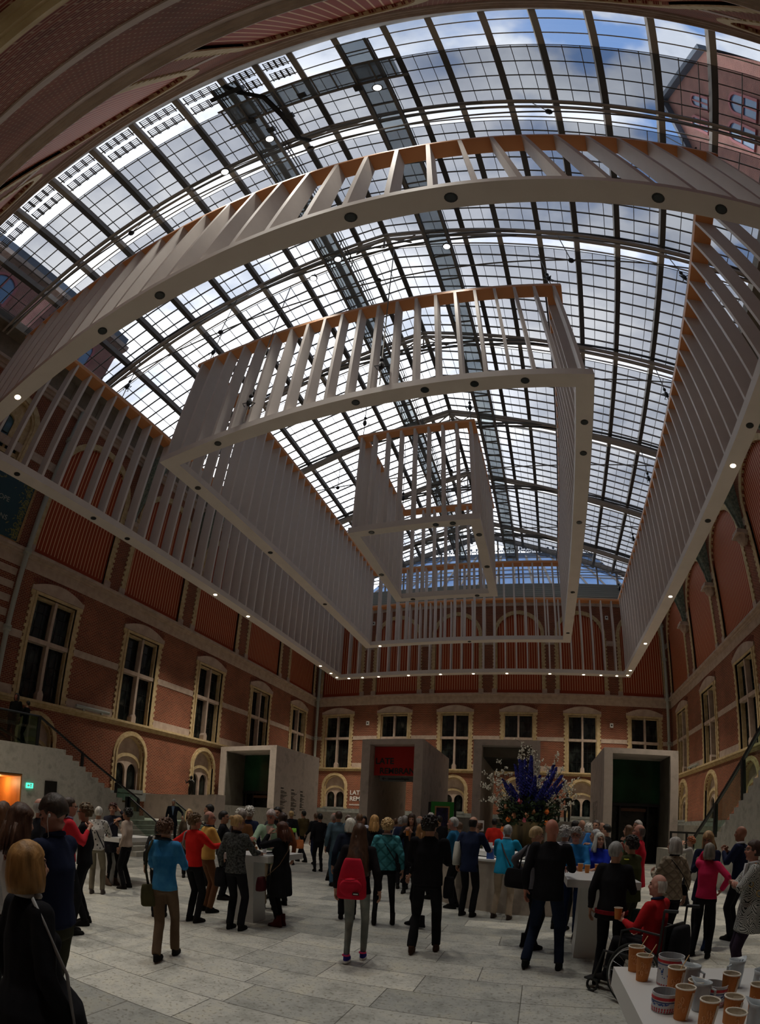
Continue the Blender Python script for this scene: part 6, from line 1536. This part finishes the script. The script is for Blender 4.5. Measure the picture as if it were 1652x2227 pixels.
PBl = person('blond person in a grey jacket with a black bag, talking to the bald person', .02, 6.55, 1.67, -55, (.12,.12,.14), .50, DK, 'leggings', hair='short', hc=(.58,.42,.22), arms=('hip', 'front'), fem=True, q=3, turn=-20, nod=14)
bag('shoulder_bag', 'large black bag under the arm of the blond person in the grey jacket', 'bag', PBl, (-.17, -.15, .95), .38, .14, .26, DK, [(-.15, -.15, 1.05), (-.13, -.12, 1.25), (-.11, -.03, 1.42)], DK, rotz=.4)
PBa = person('bald person in a black jacket and dark jeans with back to the camera', .20, 5.6, 1.76, -8, DK, .47, (.010,.016,.035), hair=None, arms=('down', 'table'), q=3, spread=.19, skin=(.52,.22,.15), coat=1.06, stride=.05, fat=1.05, shoe=(.012,.014,.014), turn=-14)
person('person with curly grey hair, glasses and a bright blue top behind the right table', .64, 7.45, 1.68, 172, (.02,.16,.40), .5, (.01,.02,.06), hair='curly', hc=(.34,.33,.31), fem=True, glasses=True, q=2, nod=16, arms=('table', 'table'), skin=SK3)
person('person with wavy white hair and a royal blue top leaning on the right table', 1.02, 7.48, 1.62, 150, (.012,.03,.36), .5, DK, hair='shoulder', hc=(.60,.60,.54), fem=True, q=2, turn=50, arms=('table', 'table'), skin=SK1)
PCa = person('short grey-haired person in a long black cardigan with red hem, back to the camera', .88, 5.14, 1.55, -12, DK, .47, DK, hair='short', hc=(.30,.30,.29), fem=True, q=3, coat=1.1, turn=-25, arms=('down', 'front'), fat=1.08)
g_ = MB(); k_ = PCa['k']; loft(g_, [(0, 0, .785, .185, .145), (0, 0, .825, .188, .147)], 20); g_.build('red_hem', cloth((.18,.01,.015)), PCa['o'])
bag('shoulder_bag', 'dark shoulder bag hanging in front of the black cardigan wearer', 'bag', PCa, (.28, .12, .72), .16, .12, .24, (.015,.025,.02))
person('person with dark curly hair in an olive sweater resting the head on a hand', 1.34, 6.32, 1.60, 58, (.045,.05,.018), .47, (.03,.03,.015), hair='curly', hc=(.02,.015,.012), arms=('fold', 'ear'), q=2, lean=6)
t = thing('wristband', 'yellow wristband on the person in the olive sweater', 'bracelet', (1.20, 6.16, 1.30)); s = MB(); s.tube([(.028*math.cos(a*PI/6), .028*math.sin(a*PI/6), 0) for a in range(13)], .007, 6); s.build('band', cloth((.5,.5,.05)), t)
person('balding person with glasses in a bright red jacket facing left', 1.78, 8.1, 1.78, 78, (.45,.012,.03), .42, DK, hair='ring', hc=(.12,.1,.09), glasses=True, q=2, skin=SK3, arms=('front', 'cup'))
# wheelchair and its rider
WX, WY = 1.27, 4.72
PWc = person('old balding person in a red and navy jacket sitting in the wheelchair with a cup', WX, WY, 1.58, 62, (.33,.012,.015), .5, DK, 'sit', hair='ring', hc=(.55,.50,.45), arms=('front', 'lap'), q=3, skin=(.52,.26,.20), collar=(.015,.025,.06), turn=8)
cup('brown paper cup held by the person in the wheelchair', *(wp(PWc, PWc['J'][-1][2])+Vector((0, 0, .0))+wp(PWc, (0, .07, 0))-wp(PWc, (0, 0, 0))), h=.115, r=.044)
M['chrome'] = mat('chrome_rim', (.55,.56,.58), .2, .9); M['tyre'] = mat('black_tyre', (.012,.014,.012), .8)
t = thing('wheelchair', 'black wheelchair with chrome push rims carrying the person in red', 'wheelchair', (WX, WY, 0), PWc['rot'])
for sx in (-1, 1):
    s = MB(); n = 40; s.tube([(sx*.31, .30*math.cos(2*PI*i/n)*1.0, .305+.30*math.sin(2*PI*i/n)) for i in range(n+1)], .017, 8); o = s.build('wheel', M['tyre'], t)
    s = MB(); s.tube([(sx*.345, .265*math.cos(2*PI*i/n), .305+.265*math.sin(2*PI*i/n)) for i in range(n+1)], .008, 6); s.tube([(sx*.31, .28*math.cos(2*PI*i/n), .305+.28*math.sin(2*PI*i/n)) for i in range(n+1)], .006, 6); s.build('push_rim', M['chrome'], o)
    s = MB()
    for i in range(18): a = 2*PI*i/18; s.tube([(sx*.31, .03*math.cos(a+.5), .305+.03*math.sin(a+.5)), (sx*.31, .28*math.cos(a), .305+.28*math.sin(a))], .0016, 4)
    s.lathe([(.035, -.03), (.035, .03)], 12, (0, 0, 0)); s.build('spokes', M['chrome'], o)
    s = MB(); s.tube([(sx*.24, .52, .07+.065*math.sin(2*PI*i/16)) if False else (sx*.24, .52+.065*math.cos(2*PI*i/16), .075+.065*math.sin(2*PI*i/16)) for i in range(17)], .014, 6); s.build('caster', M['tyre'], t)
s = MB()
for sx in (-1, 1):
    s.tube([(sx*.25, -.22, .95), (sx*.25, -.20, .50), (sx*.25, .0, .46), (sx*.25, .42, .46), (sx*.24, .52, .14)], .013, 8); s.tube([(sx*.25, -.20, .72), (sx*.27, .1, .74), (sx*.27, .22, .70), (sx*.26, .24, .46)], .012, 8); s.tube([(sx*.25, -.22, .95), (sx*.25, -.36, .96)], .016, 8); s.tube([(sx*.25, .0, .46), (sx*.28, 0, .305), (sx*.25, .4, .3)], .012, 6)
s.tube([(-.25, -.15, .3), (.25, .25, .46)], .01, 6); s.tube([(.25, -.15, .3), (-.25, .25, .46)], .01, 6); s.build('tube_frame', M['black'], t)
s = MB(); s.box(-.23, .23, -.17, .27, .42, .46); s.build('seat', M['black'], t); s = MB(); s.box(-.20, .20, -.235, -.21, .50, .80); s.build('backrest', M['black'], t)
s = MB(); s.box(-.18, -.03, .52, .68, .09, .11); s.box(.03, .18, .52, .68, .09, .11); s.build('footrest', M['black'], t)
bag('wheelchair_bag', 'dark bag hanging behind the wheelchair', 'bag', PWc, (0, -.30, .62), .36, .13, .34, DK)
PV = person('white-haired person in a beige quilted vest and black trousers beside the wheelchair', 1.89, 6.32, 1.61, 38, 'quilt_beige', .50, DK, hair='bob', hc=(.46,.44,.40), fem=True, q=3, arms=('front', 'down'), turn=30, coat=1.1, collar=DK)
bag('crossbody_bag', 'thin black crossbody strap with bag over the beige vest', 'bag', PV, (.20, .0, .92), .05, .16, .14, DK, body_strap(PV, -1, .95, .15), DK)
person('red-haired person in grey sitting far right, drinking from a white cup', 3.75, 11.2, 1.60, 85, (.22,.21,.20), .5, DK, hair='curly', hc=(.26,.08,.03), fem=True, q=1, arms=('mouth', 'front'), glasses=True)
person('person with a blond fringe, striped shirt and navy cardigan looking down', 2.62, 7.0, 1.71, 168, (.010,.012,.03), .40, DK, 'leggings', hair='shoulder', hc=(.42,.26,.12), fem=True, q=2, shirt='stripes', nod=26, arms=('phone', 'phone'), shoe=(.01,.02,.05))
person('person in a bright pink cardigan with back to the camera, hand on hip', 2.44, 6.45, 1.55, -12, (.50,.02,.08), .52, DK, hair='bob', hc=(.26,.24,.20), fem=True, q=3, arms=('ear', 'hip'), spread=.13, turn=8)
PBn = person('bald person in a navy sweater with white collar holding a cup and brochure', 3.43, 7.56, 1.82, 70, (.010,.014,.040), .50, DK, hair=None, arms=('cup', 'cup'), q=2, skin=(.30,.13,.08), collar=(.55,.55,.58))
cup('brown paper cup held by the bald person in the navy sweater', *(wp(PBn, (-.12, .36, 1.30))), h=.10, r=.038)
t = thing('brochure', 'grey brochure held by the bald person in the navy sweater', 'brochure', wp(PBn, (.05, .36, 1.27)), PBn['rot']+.5); s = MB(); s.box(-.08, .08, -.004, .004, -.07, .10); s.build('cover', mat('grey_brochure', (.25,.27,.28), .4), t)
PZ = person('person in a black and white zigzag cardigan and white scarf, arms folded, right edge', 2.46, 5.03, 1.63, 100, 'zigzag', .40, (.03,.02,.035), 'trousers', hair='ponytail', hc=(.05,.025,.018), fem=True, q=3, arms=('fold', 'fold'), collar=(.55,.56,.58), shirt=(.55,.56,.58), glasses=True, coat=1.15, skin=SK3)
bag('shoulder_bag', 'pale grey leather bag hanging behind the zigzag cardigan', 'bag', PZ, (-.10, -.30, .84), .14, .34, .26, (.36,.36,.33), [(-.1, -.26, .96), (-.12, -.14, 1.2), (-.11, 0, 1.38)], (.35,.14,.04))
for x, y, z, w in ((2.36, 4.86, 1.17, 'upper'), (2.44, 4.80, 1.08, 'lower')):
    t = thing('bracelet', 'gold bracelet on the zigzag cardigan wearer, %s wrist' % w, 'bracelet', (x, y, z)); s = MB(); s.tube([(.03*math.cos(a*PI/6), .01*math.sin(a*PI/6), .03*math.sin(a*PI/6)) for a in range(13)], .005, 6); s.build('ring', mat('gold_metal', (.6,.4,.12), .3, .9), t)
# people behind the right table
for a in [('bald person in a dark plaid shirt seen from behind, right crowd', 1.15, 11.8, 1.88, 5, 'plaid', None, (.4,.35,.3), False, ('down', 'down')), ('dark-haired person in black talking, leftmost of the right crowd', 1.0, 12.0, 1.86, -60, DK, 'short', BLK, False, ('down', 'cup')),
          ('white-haired person right of the plaid shirt', 1.3, 11.6, 1.80, -20, (.1,.1,.12), 'curly', WHT, True, ('down', 'down')), ('person in a bright blue shirt with arms crossed, right crowd', 1.40, 11.0, 1.88, 160, (.03,.14,.38), 'buzz', (.08,.06,.05), False, ('fold', 'fold')),
          ('grey-haired person in profile with a pale blue top, right crowd', 1.10, 8.6, 1.67, 80, (.15,.28,.38), 'short', (.42,.44,.45), True, ('down', 'table')), ('dark-haired person in a black jacket in profile, right crowd', 1.60, 10.7, 1.79, 70, DK, 'short', BLK, True, ('down', 'down')),
          ('person with brown hair in a dark green top in front of the right portal', 2.25, 11.5, 1.80, 85, (.01,.08,.06), 'shoulder', BRN, True, ('front', 'down')), ('grey-haired person with glasses on the head, tallest in front of the right portal', 2.5, 11.6, 1.93, 120, (.03,.03,.03), 'short', (.4,.38,.36), False, ('phone', 'phone')),
          ('person with grey waves and a striped white top behind the bald person', .50, 7.95, 1.70, -30, 'stripes_grey', 'curly', GREY, True, ('table', 'table')), ('bald brown-skinned person behind the blue shirt, right crowd', 1.75, 12.6, 1.85, 90, (.06,.04,.03), None, BLK, False, ('down', 'down'))]:
    person(a[0], a[1], a[2], a[3], a[4], a[5], .5, DK, hair=a[6], hc=a[7], q=1, fem=a[8], arms=a[9])
# far middle crowd, left to right
CR = [(-6.3, 13.3, 1.78, 20, DK, 'short', BLK, 'dark-haired person in black, first of the far middle crowd'), (-6.4, 14.9, 1.80, -40, (.03,.02,.02), 'short', BRN, 'brown-haired person in brown, far middle crowd beside the navy coat'),
      (-5.9, 14.6, 1.76, 170, (.40,.36,.30), 'curly', (.45,.35,.3), 'person in a pale cream top facing the camera, far middle crowd'), (-5.35, 13.2, 1.74, -15, (.45,.02,.02), 'short', BRN, 'person in a dark red top with brown hair, far middle crowd'),
      (-5.0, 13.6, 1.76, 175, DK, 'shoulder', BLK, 'black-haired person facing the camera, far middle crowd'), (-4.3, 14.6, 1.74, -30, (.02,.03,.12), 'short', BRN, 'person in a royal blue scarf, far middle crowd'),
      (-3.95, 13.9, 1.74, 0, DK, 'short', GREY, 'grey-haired person in black, far middle crowd behind the white shirt'), (-3.5, 12.4, 1.76, 10, (.20,.20,.20), 'curly', GREY, 'person with grey curls in grey, far middle crowd'),
      (-3.1, 11.3, 1.80, -5, NV, 'short', (.22,.21,.2), 'person with dark grey hair in navy, behind the teal jacket'), (-3.25, 14.9, 1.95, 160, (.03,.03,.03), 'curly', WHT, 'tall white-haired person above the far middle crowd'),
      (-2.95, 12.2, 1.82, -60, (.38,.36,.30), 'ring', GREY, 'person in a beige jacket with balding head, far middle crowd'), (-2.6, 13.0, 1.86, 10, DK, 'short', BLK, 'tall dark-haired person in black behind the coffee drinker'),
      (-2.15, 10.2, 1.74, 70, (.05,.03,.02), 'curly', GING, 'person with ginger curls in brown, right of the coffee drinker'), (-1.75, 11.2, 1.70, 30, DK, 'bun', BRN, 'person with brown hair bun in black, in front of the green poster'),
      (-2.3, 13.9, 1.74, -10, (.06,.06,.07), 'curly', GREY, 'grey-haired person before the green poster'), (-1.3, 11.0, 1.70, 100, (.05,.05,.03), 'short', BRN, 'person in olive holding a phone, behind the denim blue shirt'),
      (-6.9, 12.0, 1.76, -20, (.015,.02,.03), 'short', BLK, 'person in dark blue behind the olive jacket'), (-4.75, 12.3, 1.72, 15, (.35,.30,.27), 'short', (.35,.3,.27), 'person in a cream coat beside the grey blazer')]
for x, y, H, rel, tc, hs, hcol, lab in CR:
    person(lab, x, y, H, rel, tc, .48, DK, hair=hs, hc=hcol, q=0, fem=hs in ('curly', 'bun', 'shoulder'), arms=('down', 'front'))
# two people on the upper left landing
person('person in a long black coat on the upper left landing, left one', -15.95, 8.35, 1.80, 150, (.004,.004,.004), .40, (.004,.004,.004), hair='bob', hc=BLK, q=1, z0=3.58, skin=(.25,.08,.05), coat=1.25)
person('person in black on the upper left landing, right one leaning to the rail', -15.75, 8.75, 1.58, 60, (.004,.004,.004), .5, (.004,.004,.004), hair='short', hc=BLK, q=1, z0=3.58, arms=('cup', 'phone'), stride=.12)
finish_fused()
